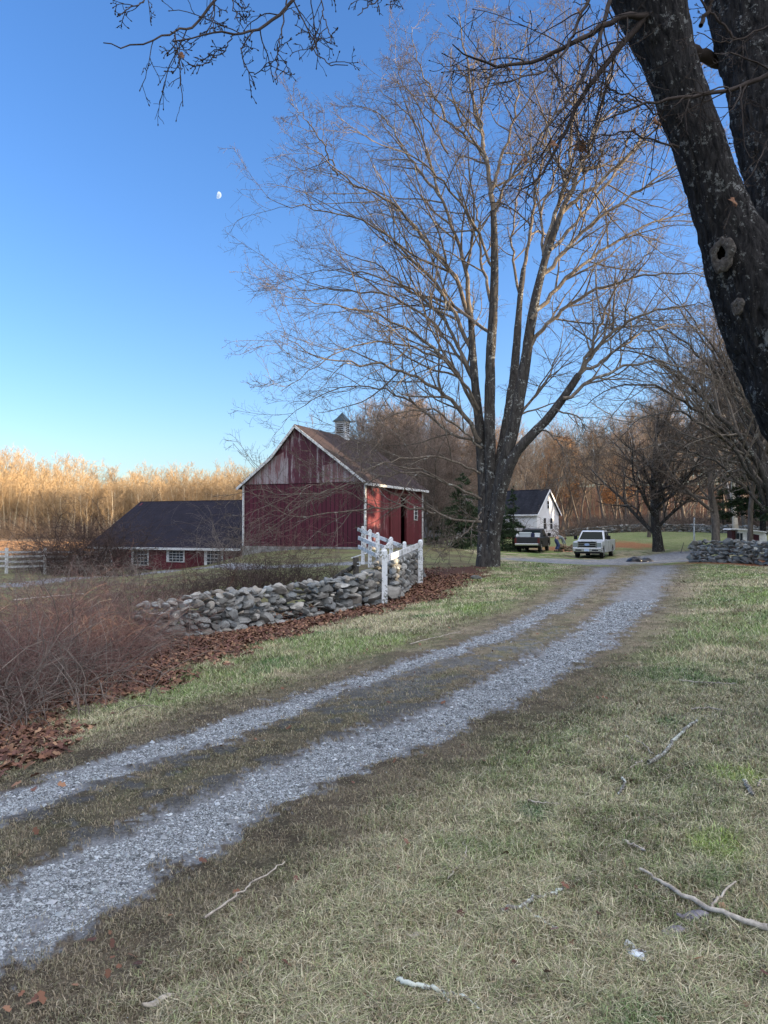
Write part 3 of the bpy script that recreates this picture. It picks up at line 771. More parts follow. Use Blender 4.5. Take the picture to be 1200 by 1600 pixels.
for a in ((870,225,4.5,.048,.5),(911,230,4.5,.055,2.2),(1029,190,4.3,.040,1.2),(1150,316,4.3,.042,.8),(820,250,4.5,.030,0),(285,87,3.7,.022,.4),(993,205,4.3,.02,2),(906,18,4.6,.026,1),(797,110,4.5,.02,1)):
    hanging_leaf(*a)

# ---- background trees: a few kinds, copied
def bare_tree(name, h, r0, seed, nl=16, ang=(20, 45), mats=(BARK_GREY, TWIG), crown0=.35, k=(9, 6, 4), up=.06, spread=.45, twr=.010, lean=.0, stems=1):
    rg = np.random.default_rng(seed)
    root = empty(name, (0, 0, -50)); TP = []; TR = []
    for s in range(stems):
        N_ = 16; p = np.zeros((N_, 3)); d = np.array([rg.normal() * .05 + lean + (rg.normal() * .2 if stems > 1 else 0), rg.normal() * .05 + (rg.normal() * .2 if stems > 1 else 0), 1.0])
        p[0] = (rg.normal() * .3 * (stems > 1), rg.normal() * .3 * (stems > 1), -.3)
        for i in range(1, N_):
            d = d + rg.normal(size=3) * .07; d[2] = max(d[2], .6); d /= np.linalg.norm(d); p[i] = p[i - 1] + d * h / N_
        TP.append(p); TR.append(r0 / (stems ** .5) * np.linspace(1, .12, N_) ** .9 * np.r_[1.25, 1.1, np.ones(N_ - 2)])
    TP = np.stack(TP); TR = np.stack(TR)
    a = spawn(TP, TR, nl, crown0, 1, spread, ang, up, .10, 9, .55, .22, .55, twr * 1.3, rg=rg)
    b = spawn(*a, k[0], .15, 1, .45, (25, 55), up * .5, .14, 6, .6, .35, .45, twr, rg=rg)
    c = spawn(*b, k[1], .15, 1, .5, (25, 60), up * .4, .18, 4, .65, .5, .4, twr * .8, rg=rg)
    gl = [(c[0], c[1], 3)]
    if k[2]:
        dd = spawn(*c, k[2], .2, 1, .6, (25, 60), .02, .2, 3, .7, .6, .3, twr * .6, rg=rg, lmin=.25); gl.append((dd[0], dd[1], 3))
    wood_mesh('trunk', [(TP, TR, 9)], mats[0], root)
    wood_mesh('branches', [(a[0], a[1], 5), (b[0], b[1], 3)], mats[0], root)
    wood_mesh('crown', gl, mats[1], root)
    return root
def copy_tree(src, loc, rz, sc=1.0, label=None, group=None, szz=None):
    r = src.copy(); COL.objects.link(r); r.location = loc; r.rotation_euler = (0, 0, rz); r.scale = (sc, sc, szz or sc)
    for ch in src.children:
        c = ch.copy(); COL.objects.link(c); c.parent = r
    if label: r['label'] = label
    if group: r['group'] = group
    return r
used = {}
def place(src, px, d, py=None, rz=None, sc=1, label=None, group=None, cat='tree', sz=None, sink=.1):
    """stand a tree on the ground at bearing px and distance d"""
    p = P(px, 830, d); x, y = p.x, p.y; z = Hs(x, y) - sink
    rz = rng.uniform(0, 6.28) if rz is None else rz
    if src.name not in used:
        used[src.name] = 1; src.location = (x, y, z); src.rotation_euler = (0, 0, rz); src.scale = (sc, sc, sz or sc); o = src
    else: o = copy_tree(src, (x, y, z), rz, sc, szz=sz)
    tag(o, label, cat, group)
    return o
SHELL_M = varmat('shade_cone_green', (.012, .026, .012), (.035, .06, .022), 3, .8, .2, 0)
def evergreen(name, h, w, seed, n=15000, ragged=.35, low=.04, cone=1.0, leaf=.11):
    rg = np.random.default_rng(seed); root = empty(name, (0, 0, -60))
    N_ = 10; tp = np.zeros((1, N_, 3)); tp[0, :, 2] = np.linspace(-.3, h, N_); trd = np.linspace(.022 * h, .01, N_)[None]
    t = rg.random(1000) ** .9; t = low + (1 - low) * t
    # boughs
    nb_ = int(22 * h ** .7); bt = low + (1 - low) * np.sort(rg.random(nb_)); ba = rg.uniform(0, 6.28, nb_)
    prof = np.minimum((1 - bt) ** (.85 * cone) + .04, .75 + bt * .8); bl_ = w * prof * rg.uniform(1 - ragged, 1.15, nb_)
    s_ = np.linspace(0, 1, 5)
    bp = np.stack([np.cos(ba)[:, None] * bl_[:, None] * s_, np.sin(ba)[:, None] * bl_[:, None] * s_, bt[:, None] * h + bl_[:, None] * (.12 * s_ - .18 * s_ ** 2)], -1)
    br = np.linspace(1, .2, 5)[None] * (.012 * bl_ + .008)[:, None]
    wood_mesh('trunk', [(tp, trd, 7), (bp, br, 3)], BARK_MAPLE, root)
    pr_ = bl_ / bl_.sum(); bi = rg.choice(nb_, n, p=pr_); u = rg.random(n) ** .6
    f = u * 4; i0 = np.clip(f.astype(int), 0, 3); wq = (f - i0)[:, None]
    c = bp[bi, i0] * (1 - wq) + bp[bi, i0 + 1] * wq
    c = c + rg.normal(size=(n, 3)) * (np.array([.13, .13, .09]) * (.35 + bl_[bi] * .35)[:, None])
    ax = nrm(np.stack([np.cos(ba[bi]), np.sin(ba[bi]), np.full(n, -.15)], 1) + rg.normal(size=(n, 3)) * .7)
    sd_ = nrm(np.cross(ax, rg.normal(size=(n, 3))))
    L = leaf * rg.uniform(.6, 1.6, n)[:, None]
    V = np.stack([c - sd_ * L * .28, c + sd_ * L * .28, c + ax * L * 1.3], 1)
    tone = (rg.uniform(.55, 1.4, n) * (.7 + .6 * fbm(c[:, 0] * 1.2, c[:, 1] * 1.2, c[:, 2] * 1.2, s=3)))[:, None]
    C = np.array([.030, .052, .022]) * tone
    mesh_np('crown', V.reshape(-1, 3), np.arange(n * 3), np.full(n, 3), EVER, root, col=np.repeat(C, 3, 0))
    return root
EVER = attrmat('evergreen_foliage', .7, .25)

# ---- woods
WOODLT = varmat('thicket_twigs', (.17, .13, .11), (.30, .23, .19), .4, .9, .1, 0)
K1 = bare_tree('oak_tree', 17, .26, 1, 17, crown0=.38, mats=(BARK_GREY, WOODGREY), twr=.016, k=(8, 6, 3))
K2 = bare_tree('ash_tree', 20, .22, 2, 18, ang=(18, 38), crown0=.42, mats=(BARK_GREY, WOODGREY), twr=.016, k=(8, 6, 3), spread=.36)
K3 = bare_tree('birch_tree', 16, .15, 3, 18, ang=(20, 45), crown0=.35, mats=(BARK_PALE, WOODGREY), twr=.014, k=(7, 6, 3), spread=.34)
K4 = bare_tree('maple_tree', 12, .34, 4, 20, ang=(30, 65), crown0=.18, mats=(BARK_GREY, WOODGREY), twr=.014, k=(9, 6, 3), spread=.62, up=.08)
K5 = bare_tree('thicket_tree', 9.5, .14, 5, 16, ang=(12, 32), crown0=.12, mats=(BARK_GREY, WOODLT), twr=.011, k=(7, 6, 2), spread=.48, up=.1, stems=6)
OAKLEAF = attrmat('oak_leaf', .8, .2)
# oak still holding rusty leaves
K6 = bare_tree('oak_tree', 15, .24, 6, 16, crown0=.4, mats=(BARK_GREY, WOODGREY), twr=.016, k=(8, 5, 0))
def add_leafage(root, n, colr, seed, h0=.35, w=3.5, h=15, size=.16):
    rg = np.random.default_rng(seed); t = rg.random(n); z = h * (h0 + (1 - h0) * t); rad = w * np.sqrt(np.clip(1 - ((t - .35) / .68) ** 2, 0, 1))
    a = rg.uniform(0, 6.28, n); rr = rad * rg.random(n) ** .4
    cl = fbm(np.cos(a) * rr, np.sin(a) * rr, z * 1.0, s=seed); keep = cl > .46
    x = (np.cos(a) * rr)[keep]; y = (np.sin(a) * rr)[keep]; z = z[keep]; m = len(x)
    c = np.stack([x, y, z], 1); d1 = nrm(rg.normal(size=(m, 3))) * size; d2 = nrm(np.cross(d1, rg.normal(size=(m, 3)))) * size * .6
    V = np.stack([c - d1, c + d2, c + d1, c - d2], 1)
    C = np.array(colr) * rg.uniform(.6, 1.4, (m, 1))
    mesh_np('leaves', V.reshape(-1, 3), np.arange(m * 4), np.full(m, 4), OAKLEAF, root, col=np.repeat(C, 4, 0))
add_leafage(K6, 9000, (.38, .20, .085), 8)
E1 = evergreen('cedar_tree', 9, 2.1, 11)
E2 = evergreen('spruce_tree', 6.5, 2.5, 12, n=12000, cone=.9)
E3 = evergreen('hemlock_tree', 11, 3.6, 13, n=26000, ragged=.6, low=.18, cone=.7, leaf=.13)
gw = 'bare trees of the woods behind the house and lawn'
# the spreading tree on the lawn beyond the road, by itself
LAWN = bare_tree('maple_tree', 11.5, .42, 41, 26, ang=(35, 75), crown0=.14, mats=(BARK_MAPLE, TWIG), twr=.011, k=(10, 7, 4), spread=.72, up=.05)
place(LAWN, 1030, 60, rz=1.0, label='broad bare tree with a dark trunk standing alone on the lawn right of the pickups', sc=1.05)
# thicket of bare stems behind the barn
for i, (px, d, sc) in enumerate([(600,74,1.25),(640,72,1.35),(672,66,1.05),(690,70,1.2),(575,82,1.4),(655,80,1.5),(710,78,1.35),(735,84,1.3),(625,88,1.6),(545,86,1.3),(700,92,1.6)]):
    place(K5, px, d, sc=sc, label='many-stemmed bare tree in the grey thicket behind the barn', group='bare trees in the thicket behind the barn')
rr2 = np.random.default_rng(77)
# woods to the right: rows receding
tree_list = []
for i in range(62):
    px = 770 + rr2.random() * 560; d = rr2.uniform(118, 165) if px < 1010 else rr2.uniform(74, 150)
    tree_list.append((px, d))
tree_list.sort(key=lambda t: t[1])
for i, (px, d) in enumerate(tree_list):
    src = [K1, K2, K3, K4, K1, K2, K2][int(rr2.random() * 7)]
    sc = rr2.uniform(.8, 1.15) * (.95 + .10 * (d / 100))
    if px < 1010: sc *= .80
    else: sc *= 1 + (px - 1010) / 600
    kind = {'oak_tree': 'stout bare tree', 'ash_tree': 'tall slender bare tree', 'birch_tree': 'pale-barked bare tree', 'maple_tree': 'wide-branching bare tree'}[src.name.split('.')[0]]
    place(src, px, d, sc=sc, label=kind + ' among the trees of the woods beyond the lawn', group=kind + 's of the woods beyond the lawn')
for px, d, sc in ((878, 150, 1.25), (760, 150, 1.25), (965, 145, .95)):
    place(K6, px, d, sc=sc, label='oak holding rust-orange leaves in the woods beyond the lawn', group='oaks with rust-orange leaves')
# nearer bare trees at the right
R1 = bare_tree('maple_tree', 13, .30, 51, 22, ang=(35, 70), crown0=.22, mats=(BARK_GREY, TWIG), twr=.010, k=(10, 7, 4), spread=.7, up=.05)
place(R1, 1116, 56, rz=2.2, sc=1.1, label='stout grey tree with crooked limbs behind the right-hand stone wall')
R2 = bare_tree('ash_tree', 17, .17, 52, 24, ang=(30, 60), crown0=.25, mats=(BARK_GREY, TWIG), twr=.010, k=(9, 7, 4), spread=.5)
place(R2, 1172, 44, rz=2.4, sc=1.0, label='slim bare tree behind the right-hand wall, beside the hemlock')
R3 = bare_tree('sycamore_tree', 19, .30, 53, 18, ang=(30, 65), crown0=.2, mats=(BARK_PALE, TWIG), twr=.012, k=(9, 7, 3), spread=.55, up=.08)
place(R3, 1150, 78, rz=.2, sc=1.0, label='tall pale-barked sycamore rising behind the lawn tree')
for px, d, sc in ((1240, 40, 1.1), (1265, 62, 1.2), (1225, 55, 1.0)):
    place(R1 if d < 50 else R2, px, d, sc=sc, label='bare tree at the right edge behind the near trunk', group='bare trees at the right edge')
# arching tree at the right whose long limbs reach back across the picture
AB = G(1214, 885); arch_ = empty('maple_tree', AB); ab = AB.copy(); AD = ab.y
tag(arch_, 'bare tree at the right edge whose long arching limbs reach left over the lawn', 'tree')
AL = [([(1212,880),(1210,800),(1196,740),(1172,700),(1140,672),(1100,620),(1050,575),(985,542),(920,548)], .22, .012, -2),
 ([(1196,790),(1160,700),(1090,640),(1020,600),(960,600),(900,640)], .12, .010, -4), ([(1150,682),(1110,630),(1060,580),(1030,520),(990,468)], .10, .010, 2),
 ([(1198,760),(1180,650),(1140,580),(1085,500),(1040,440)], .13, .010, 1), ([(1197,780),(1140,690),(1060,640),(1000,650),(950,700)], .09, .009, -5),
 ([(1197,800),(1130,728),(1050,690),(990,705)], .08, .009, -3), ([(1199,740),(1188,640),(1165,540),(1152,460),(1160,380)], .13, .012, 3),
 ([(1198,750),(1150,620),(1080,540),(1010,500),(940,480)], .10, .009, 4), ([(1190,700),(1120,560),(1060,480),(1000,420)], .08, .009, 3), ([(1197,770),(1160,735),(1120,740),(1085,790)], .06, .008, -2)]
AL0 = [limb(p, AD, AD + z_, r0, r1, 24) for p, r0, r1, z_ in AL]
AP = np.stack([l[0] for l in AL0]); AR = np.stack([l[1] for l in AL0]); jt = rng.normal(size=AP.shape) * .05; jt[:, 0] = 0; AP = AP + jt
a1 = spawn(AP, AR, 15, .15, 1, .34, (25, 55), .03, .10, 8, .6, .3, .45, .008); a2 = spawn(*a1, 7, .15, 1, .46, (28, 60), .02, .16, 6, .6, .35, .4, .006); a3 = spawn(*a2, 4, .15, 1, .55, (30, 65), 0, .22, 4, .65, .5, .35, .005, lmin=.12)
wood_mesh('limbs', rel([(AP, AR, 8)], ab), BARK_MAPLE, arch_); wood_mesh('branches', rel([(a1[0], a1[1], 5), (a2[0], a2[1], 4)], ab), BARK_GREY, arch_); wood_mesh('twigs', rel([(a3[0], a3[1], 3)], ab), TWIG, arch_)
# evergreens
place(E3, 1192, 58, sc=1.15, label='dark ragged hemlock at the right edge above the small camper', group=None)
place(E3, 1275, 45, sc=1.1, label='hemlock just beyond the right edge of view')
place(E2, 722, 60, sc=.95, label='dark evergreen left of the big maple trunk, behind the lawn')
place(E2, 690, 72, sc=.75, label='small dark evergreen farther behind the lawn near the grey roof')
place(E1, 802, 62, sc=.60, label='narrow dark cedar between the big maple trunk and the white house')
place(E1, 752, 66, sc=.62, label='dark cedar behind the big maple trunk')
place(E2, 785, 60, sc=.62, label='low dark evergreen beside the black pickup')
place(E1, 1130, 96, sc=.9, label='cedar deep in the woods behind the stout grey tree')
# leaning pale dead tree whose crooked top shows above the lawn tree
dp = [limb([(1110,745),(1075,712),(1050,690),(1038,668),(1030,655)], 66, 66, .18, .12, 20), limb([(1030,655),(1005,650),(985,658),(962,655),(940,640),(920,628)], 66, 66, .09, .03, 20), limb([(1060,695),(1020,696),(1000,702),(985,705),(962,700),(952,688)], 66, 64, .07, .03, 20)]
DEADW = varmat('dead_wood', (.22, .20, .17), (.36, .33, .29), 2, .9, .1, .3)
dt = empty('dead_tree', P(1110, 745, 66)); tag(dt, 'pale crooked dead limb and leaning trunk above the lawn tree', 'tree')
dt.location = G(1118, 850, 30); dloc = dt.location
dp.append(resample([tuple(dloc), tuple(P(1114, 800, 66)), tuple(P(1110, 745, 66))], [.24, .21, .18], 20))
for d_ in dp: d_[0][1:-1] += rng.normal(size=(18, 3)) * .06
db = spawn(np.stack([d_[0] for d_ in dp[:3]]), np.stack([d_[1] for d_ in dp[:3]]), 7, .2, 1, .3, (30, 70), .03, .2, 7, .6, .3, .3, .012)
wood_mesh('trunk', rel([(np.stack([d_[0]]), np.stack([d_[1]]), 8) for d_ in dp] + [(db[0], db[1], 4)], dloc), DEADW, dt)

# ---- far wood across the field on the left, lit by the low sun: one mass
GOLD = attrmat('far_wood_bark', .9, .1)
def far_wood(name, spots, seed, colr, label, hs=(10, 15), dens=1):
    rg = np.random.default_rng(seed); m = len(spots); sp = np.array(spots)
    N_ = 8; hgt = (hs[0] + (hs[1] - hs[0]) * rg.random(m) ** 1.0) * (1 + .08 * np.sin(sp[:, 0] * .12) + .08 * np.sin(sp[:, 0] * .31))
    z0 = H(sp[:, 0], sp[:, 1], False)
    s_ = np.linspace(0, 1, N_); lean = rg.normal(size=(m, 2)) * .07
    tp = np.stack([sp[:, 0:1] + lean[:, 0:1] * hgt[:, None] * s_, sp[:, 1:2] + lean[:, 1:2] * hgt[:, None] * s_, z0[:, None] - .3 + hgt[:, None] * s_], -1)
    tp[:, 1:, :2] += rg.normal(size=(m, N_ - 1, 2)).cumsum(1) * .09
    trd = rg.uniform(.09, .19, m)[:, None] * np.linspace(1, .15, N_)[None]
    a = spawn(tp, trd, 12, .28, 1, .42, (25, 58), .12, .10, 6, .5, .3, .5, .026, rg=rg)
    b = spawn(*a, 6, .15, 1, .5, (20, 50), .05, .14, 4, .6, .5, .4, .022, rg=rg)
    c = spawn(*b, 3, .1, 1, .7, (20, 55), .03, .18, 3, .8, .7, .3, .020, rg=rg, lmin=.5)
    groups = [(tp, trd, 5), (a[0], a[1], 3), (b[0], b[1], 3), (c[0], c[1], 3)]
    V, ff, ss = tubes(groups)
    n0 = m * N_ * 5; t_ = fbm(V[:, 0] * .25, V[:, 1] * .25, V[:, 2] * .1, s=seed)
    C = np.array(colr[0]) * (1 - t_[:, None]) + np.array(colr[1]) * t_[:, None]; C[:n0] = np.array(colr[2]) * rg.uniform(.8, 1.2)
    C *= rg.uniform(.9, 1.1)
    print(name, len(V))
    tag(mesh_np(name, V, ff, ss, GOLD, col=C), label, 'woods', kind='stuff')
rg3 = np.random.default_rng(5)
spots = []
for d, n_, hh in ((150, 150, 0), (157, 140, 0), (165, 130, 0), (175, 120, 0), (190, 90, 0)):
    for i in range(n_):
        px = -70 + 560 * (i + rg3.random()) / n_; dd = d + rg3.uniform(-5, 5); p_ = P(px, 830, dd); spots.append((p_.x, p_.y))
far_wood('far_woods', spots, 9, ((.33, .23, .13), (.46, .33, .18), (.58, .49, .34)), 'sunlit leafless woods across the field at the left', (7.4, 10.4))
spots = []
for d, n_ in ((170, 40), (182, 40), (195, 36)):
    for i in range(n_):
        px = 740 + 300 * (i + rg3.random()) / n_; p_ = P(px, 830, d + rg3.uniform(-4, 4)); spots.append((p_.x, p_.y))
far_wood('far_woods', spots, 10, ((.24, .15, .09), (.34, .22, .12), (.34, .28, .2)), 'leafless woods rising behind the white house', (15.0, 21.0))
spots = []
for d, n_ in ((150, 30), (165, 30), (180, 30)):
    for i in range(n_):
        px = 1010 + 320 * (i + rg3.random()) / n_; p_ = P(px, 830, d + rg3.uniform(-4, 4)); spots.append((p_.x, p_.y))
far_wood('far_woods', spots, 14, ((.30, .21, .15), (.42, .30, .20), (.46, .40, .32)), 'leafless woods massed at the far right', (14.0, 21.0))
# unseen tree cones added right and behind, to keep low sun off the foreground
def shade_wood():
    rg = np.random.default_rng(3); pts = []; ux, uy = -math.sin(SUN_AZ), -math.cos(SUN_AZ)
    lanes = [(P(622, 930, 19.6).x, 19.6, .25, .35), (P(800, 874, 48.4).x, 48.4, .55, -3), (P(578, 830, 50.3).x, 50.3, .12, 2.2), (P(205, 1000, 10.2).x, 10.2, .2, .1), (P(862, 820, 103).x, 103, .1, 2.5)]  # gaps through the added cones so sun reaches chosen spots
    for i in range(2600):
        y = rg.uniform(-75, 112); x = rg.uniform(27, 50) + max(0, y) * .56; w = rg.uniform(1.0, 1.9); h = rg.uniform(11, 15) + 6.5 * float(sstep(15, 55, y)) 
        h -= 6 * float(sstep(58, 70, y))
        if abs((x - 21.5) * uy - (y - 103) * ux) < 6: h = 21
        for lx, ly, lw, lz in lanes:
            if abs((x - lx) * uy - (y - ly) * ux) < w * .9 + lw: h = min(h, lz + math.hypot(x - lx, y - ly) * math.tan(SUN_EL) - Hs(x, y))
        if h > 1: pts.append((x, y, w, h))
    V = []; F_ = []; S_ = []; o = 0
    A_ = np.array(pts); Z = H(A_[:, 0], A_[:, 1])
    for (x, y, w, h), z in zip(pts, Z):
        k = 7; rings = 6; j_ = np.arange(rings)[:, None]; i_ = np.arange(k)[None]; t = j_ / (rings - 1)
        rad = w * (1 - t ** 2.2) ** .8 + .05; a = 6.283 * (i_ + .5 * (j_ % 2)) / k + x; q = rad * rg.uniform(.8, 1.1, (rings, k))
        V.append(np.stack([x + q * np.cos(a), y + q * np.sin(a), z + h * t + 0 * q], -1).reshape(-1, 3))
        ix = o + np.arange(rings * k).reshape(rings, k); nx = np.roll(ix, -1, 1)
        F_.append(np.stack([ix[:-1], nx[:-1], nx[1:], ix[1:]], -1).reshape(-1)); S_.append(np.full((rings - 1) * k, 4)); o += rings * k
    tag(mesh_np('shade_cones', np.concatenate(V), np.concatenate(F_), np.concatenate(S_), SHELL_M), 'unseen cone trees off to the right, added to shade the foreground', 'woods', kind='stuff')
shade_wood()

# ================================================================== BUILDINGS
def boards(name, c1, c2, pitch, axis='x', worn=None, wz=(0, 0), wthr=.5, rough=.75, groove=.06, bs=.6):
    """vertical boards; worn = pale bare wood showing where the paint has gone"""
    m = NT(name); tc = m.n('TexCoord'); sp = m.n('SeparateXYZ'); m.l(tc.outputs['Object'], sp.inputs[0])
    a = m.math('ADD', sp.outputs[0], sp.outputs[1]); u = m.math('DIVIDE', a, pitch)
    fr = m.math('FRACT', u); fl = m.math('FLOOR', u)
    wn = m.n('TexWhiteNoise', noise_dimensions='1D'); m.l(fl, wn.inputs['W'])
    vst = m.coord((6, 6, .5)); g = m.noise(vst, 2.2, 6, .7, .4); lg = m.noise(m.coord(), .5, 4, .6)
    c = m.mix(g, c1, c2)
    c = m.mix(.45, c, m.ramp(wn.outputs['Value'], [(0, .6), (1, 1.35)]), 'MULTIPLY')
    c = m.mix(.3, c, m.ramp(lg, [(.3, .6), (.7, 1.4)]), 'MULTIPLY')
    if worn:
        z = sp.outputs[2]; w = m.math('ADD', g, m.math('MULTIPLY', m.math('SUBTRACT', wn.outputs['Value'], .5), .30))
        w = m.math('ADD', w, m.math('MULTIPLY', m.math('SUBTRACT', lg, .5), .9))
        c = m.mix(m.math('MULTIPLY', m.ramp(w, [(wthr, 0.0), (wthr + .12, 1.0)]), .85), c, worn)
    line = m.math('LESS_THAN', fr, groove)
    c = m.mix(m.math('MULTIPLY', line, .85), c, (.012, .004, .006))
    m.bump(m.math('SUBTRACT', m.math('MULTIPLY', g, .3), line), bs, .02)
    return m.fin(c, rough, .25)
RED_LOW = boards('red_batten_siding', (.065, .013, .024), (.10, .021, .035), .32, groove=.17)
RED_UP = boards('weathered_red_boards', (.065, .020, .032), (.12, .038, .054), .20, worn=(.33, .30, .31), wthr=.56, groove=.06)
RED_UP2 = boards('faded_boards', (.14, .055, .06), (.26, .15, .16), .20, worn=(.29, .26, .275), wthr=.44, groove=.06)
RED_SIDE = boards('old_red_boards', (.085, .015, .021), (.14, .030, .036), .24, worn=(.30, .19, .19), wthr=.68, groove=.05)
RED_DOOR = boards('red_door_boards', (.09, .016, .020), (.15, .033, .038), .17, worn=(.36, .24, .23), wthr=.70, groove=.06)
TRIM = varmat('weathered_white_trim', (.42, .42, .41), (.72, .73, .73), 8, .6, .3, .3, .004)
WHITEPAINT = varmat('white_paint', (.72, .74, .76), (.80, .82, .83), 2, .5, .3, 0)
DARK = varmat('dark_interior', (.006, .006, .007), (.012, .011, .012), 2, .9, .1, 0)
GLASS = NT('window_glass').fin((.03, .04, .05), .08, .8)
STONE = varmat('foundation_stone', (.14, .14, .13), (.38, .37, .35), 2.5, .9, .2, .8, .04)
def shingle(name, c1, c2, moss=None, rowh=.14):
    m = NT(name); v = m.coord()
    br = m.n('TexBrick'); br.inputs['Scale'].default_value = 1; br.inputs['Brick Width'].default_value = .26; br.inputs['Row Height'].default_value = rowh
    br.inputs['Mortar Size'].default_value = .012; br.inputs['Color1'].default_value = (.75, .75, .75, 1); br.inputs['Color2'].default_value = (1.2, 1.2, 1.2, 1); br.inputs['Mortar'].default_value = (.35, .35, .35, 1)
    m.l(v, br.inputs['Vector']); f = m.noise(m.coord((1, .35, 1)), 1.1, 6, .7); f2 = m.noise(v, 14, 4, .7)
    c = m.ramp(f, [(.35, c1), (.66, c2)]); c = m.mix(.7, c, br.outputs['Color'], 'MULTIPLY')
    c = m.mix(.6, c, m.ramp(f2, [(.3, .6), (.7, 1.4)]), 'MULTIPLY')
    if moss: c = m.mix(m.ramp(m.noise(v, .9, 5, .7), [(.58, 0.0), (.68, .7)]), c, moss)
    m.bump(br.outputs['Fac'], .5, -.02)
    return m.fin(c, .9, .15)
ROOF_BARN = shingle('barn_shingles', (.030, .024, .026), (.060, .042, .041), (.03, .028, .026))
# local sheets: a roof plane drawn in its own x (along) / y (up-slope) so the courses run level
def slab(name, p0, ux, uy, w, h, th_, mat, parent, outline=None):
    """flat slab with its own axes: p0 corner, ux along, uy up-slope"""
    ux = Vector(ux).normalized(); uy = Vector(uy).normalized(); n_ = ux.cross(uy)
    mb = MB()
    if outline: mb.prism(outline, 'z', -th_, 0)
    else: mb.box(0, w, 0, h, -th_, 0)
    o = mb.build(name, mat, parent)
    Mx = Matrix((ux, uy, n_)).transposed().to_4x4(); Mx.translation = Vector(p0); o.matrix_local = Mx
    return o
A_B = R(-23.2)
BC = P(570, 858, 49.0); BCz = BC.z
barn = empty('barn', (BC.x, BC.y, BCz), A_B)
tag(barn, 'big weathered red barn with steep brown roof, white corner board and roof cupola', 'barn')
BW = 9.4; BL = 10.9; EH = 4.42; PX = -BW * .545; PH = 8.35
# frame: local x 0 = right corner .. -BW left, y 0 front gable .. BL back
def bw(name, x0, x1, y0, y1, z0, z1, mat, parent=None, bevel=0):
    return MB().box(x0, x1, y0, y1, z0, z1).build(name, mat, parent or barn, bevel=bevel)
bw('foundation', -BW - .05, .05, -.06, BL, -1.2, .12, STONE)
bw('wall', -BW, 0, 0, .12, .12, EH - .03, RED_LOW)                     # lower battened front
def gx_at(z):  # roof outline half widths
    t = (z - EH) / (PH - EH); return (-BW + (PX + BW) * t, 0 + PX * t)
MB().prism([(-BW, EH), (0, EH), (PX, PH - .05)], 'y', -.03, .09).build('gable_wall', RED_UP, barn)
l_, r_ = gx_at(EH + 1.75)
MB().prism([(-BW + .2, EH + .02), (-BW + 3.3, EH + .02), (-BW + 3.3, EH + 2.2), (l_ + .35, EH + 1.75)], 'y', -.05, -.031).build('gable_patch', RED_UP2, barn)
MB().prism([(-3.1, EH + .02), (-.25, EH + .02), (-2.0, EH + 1.35), (-3.1, EH + 1.15)], 'y', -.05, -.031).build('gable_patch', RED_UP2, barn)
bw('wall', -BW, -BW + .12, .125, BL, .12, EH, RED_LOW)
bw('wall', -BW, 0, BL - .12, BL, .12, EH, RED_LOW)
MB().prism([(-BW, EH), (0, EH), (PX, PH - .05)], 'y', BL - .12, BL).build('gable_wall', RED_UP, barn)
# side wall with the sliding doorway left open
OY0, OY1 = 6.05, 7.35
bw('wall', -.12, 0, .125, OY0, .12, EH, RED_SIDE)
bw('wall', -.12, 0, OY1, BL - .125, .12, EH, RED_SIDE)
bw('wall', -.12, 0, OY0 + .003, OY1 - .003, 3.75, EH, RED_SIDE)
bw('door', .03, .09, 4.15, OY0 + .05, .16, 3.78, RED_DOOR)
bw('door', .03, .09, OY1 - .05, OY1 + 1.15, .16, 3.78, RED_DOOR)
bw('door_track', .02, .12, 3.9, 8.7, 3.80, 3.90, varmat('rust_iron', (.05, .03, .025), (.12, .07, .05), 9, .7))
bw('floor', -BW + .2, -.15, .2, BL - .2, 0, .14, DARK)
bw('corner_board', -.02, .07, -.10, .10, .1, EH - .02, TRIM)
bw('corner_board', -.001, .06, BL - .14, BL + .03, .1, EH - .1, TRIM)
bw('corner_board', -BW - .06, -BW + .06, -.09, .13, .1, EH - .02, TRIM)
# small window on the side wall
wf = bw('window', 0.002, .05, 8.98, 9.72, 1.95, 3.05, TRIM)
for (ya, yb, za, zb) in ((9.08, 9.33, 2.05, 2.34), (9.37, 9.62, 2.05, 2.34), (9.08, 9.33, 2.37, 2.64), (9.37, 9.62, 2.37, 2.64), (9.08, 9.33, 2.67, 2.95), (9.37, 9.62, 2.67, 2.95)):
    MB().box(.051, .056, ya, yb, za, zb).build('pane', GLASS, wf)
# roof: right slope kicks out slightly at the eave, overhang at both gables
OV = .35
def rslope(xa, za, xb, zb, nm, mat, sgn):
    d = Vector((xb - xa, 0, zb - za)); L = d.length
    if sgn > 0: return slab(nm, (xa, -OV, za), (0, 1, 0), d * 1, BL + 2 * OV, L, .13, mat, barn)
    return slab(nm, (xa, BL + OV, za), (0, -1, 0), d * 1, BL + 2 * OV, L, .13, mat, barn)
rslope(.38, EH - .10, PX, PH + .10, 'roof', ROOF_BARN, 1)
MIDX = -BW + (PX + BW) * .55; MIDZ = EH + (PH - EH) * .46
rslope(-BW - .42, EH - .22, MIDX, MIDZ + .06, 'roof', ROOF_BARN, -1)
rslope(MIDX, MIDZ + .075, PX, PH + .10, 'roof', ROOF_BARN, -1)
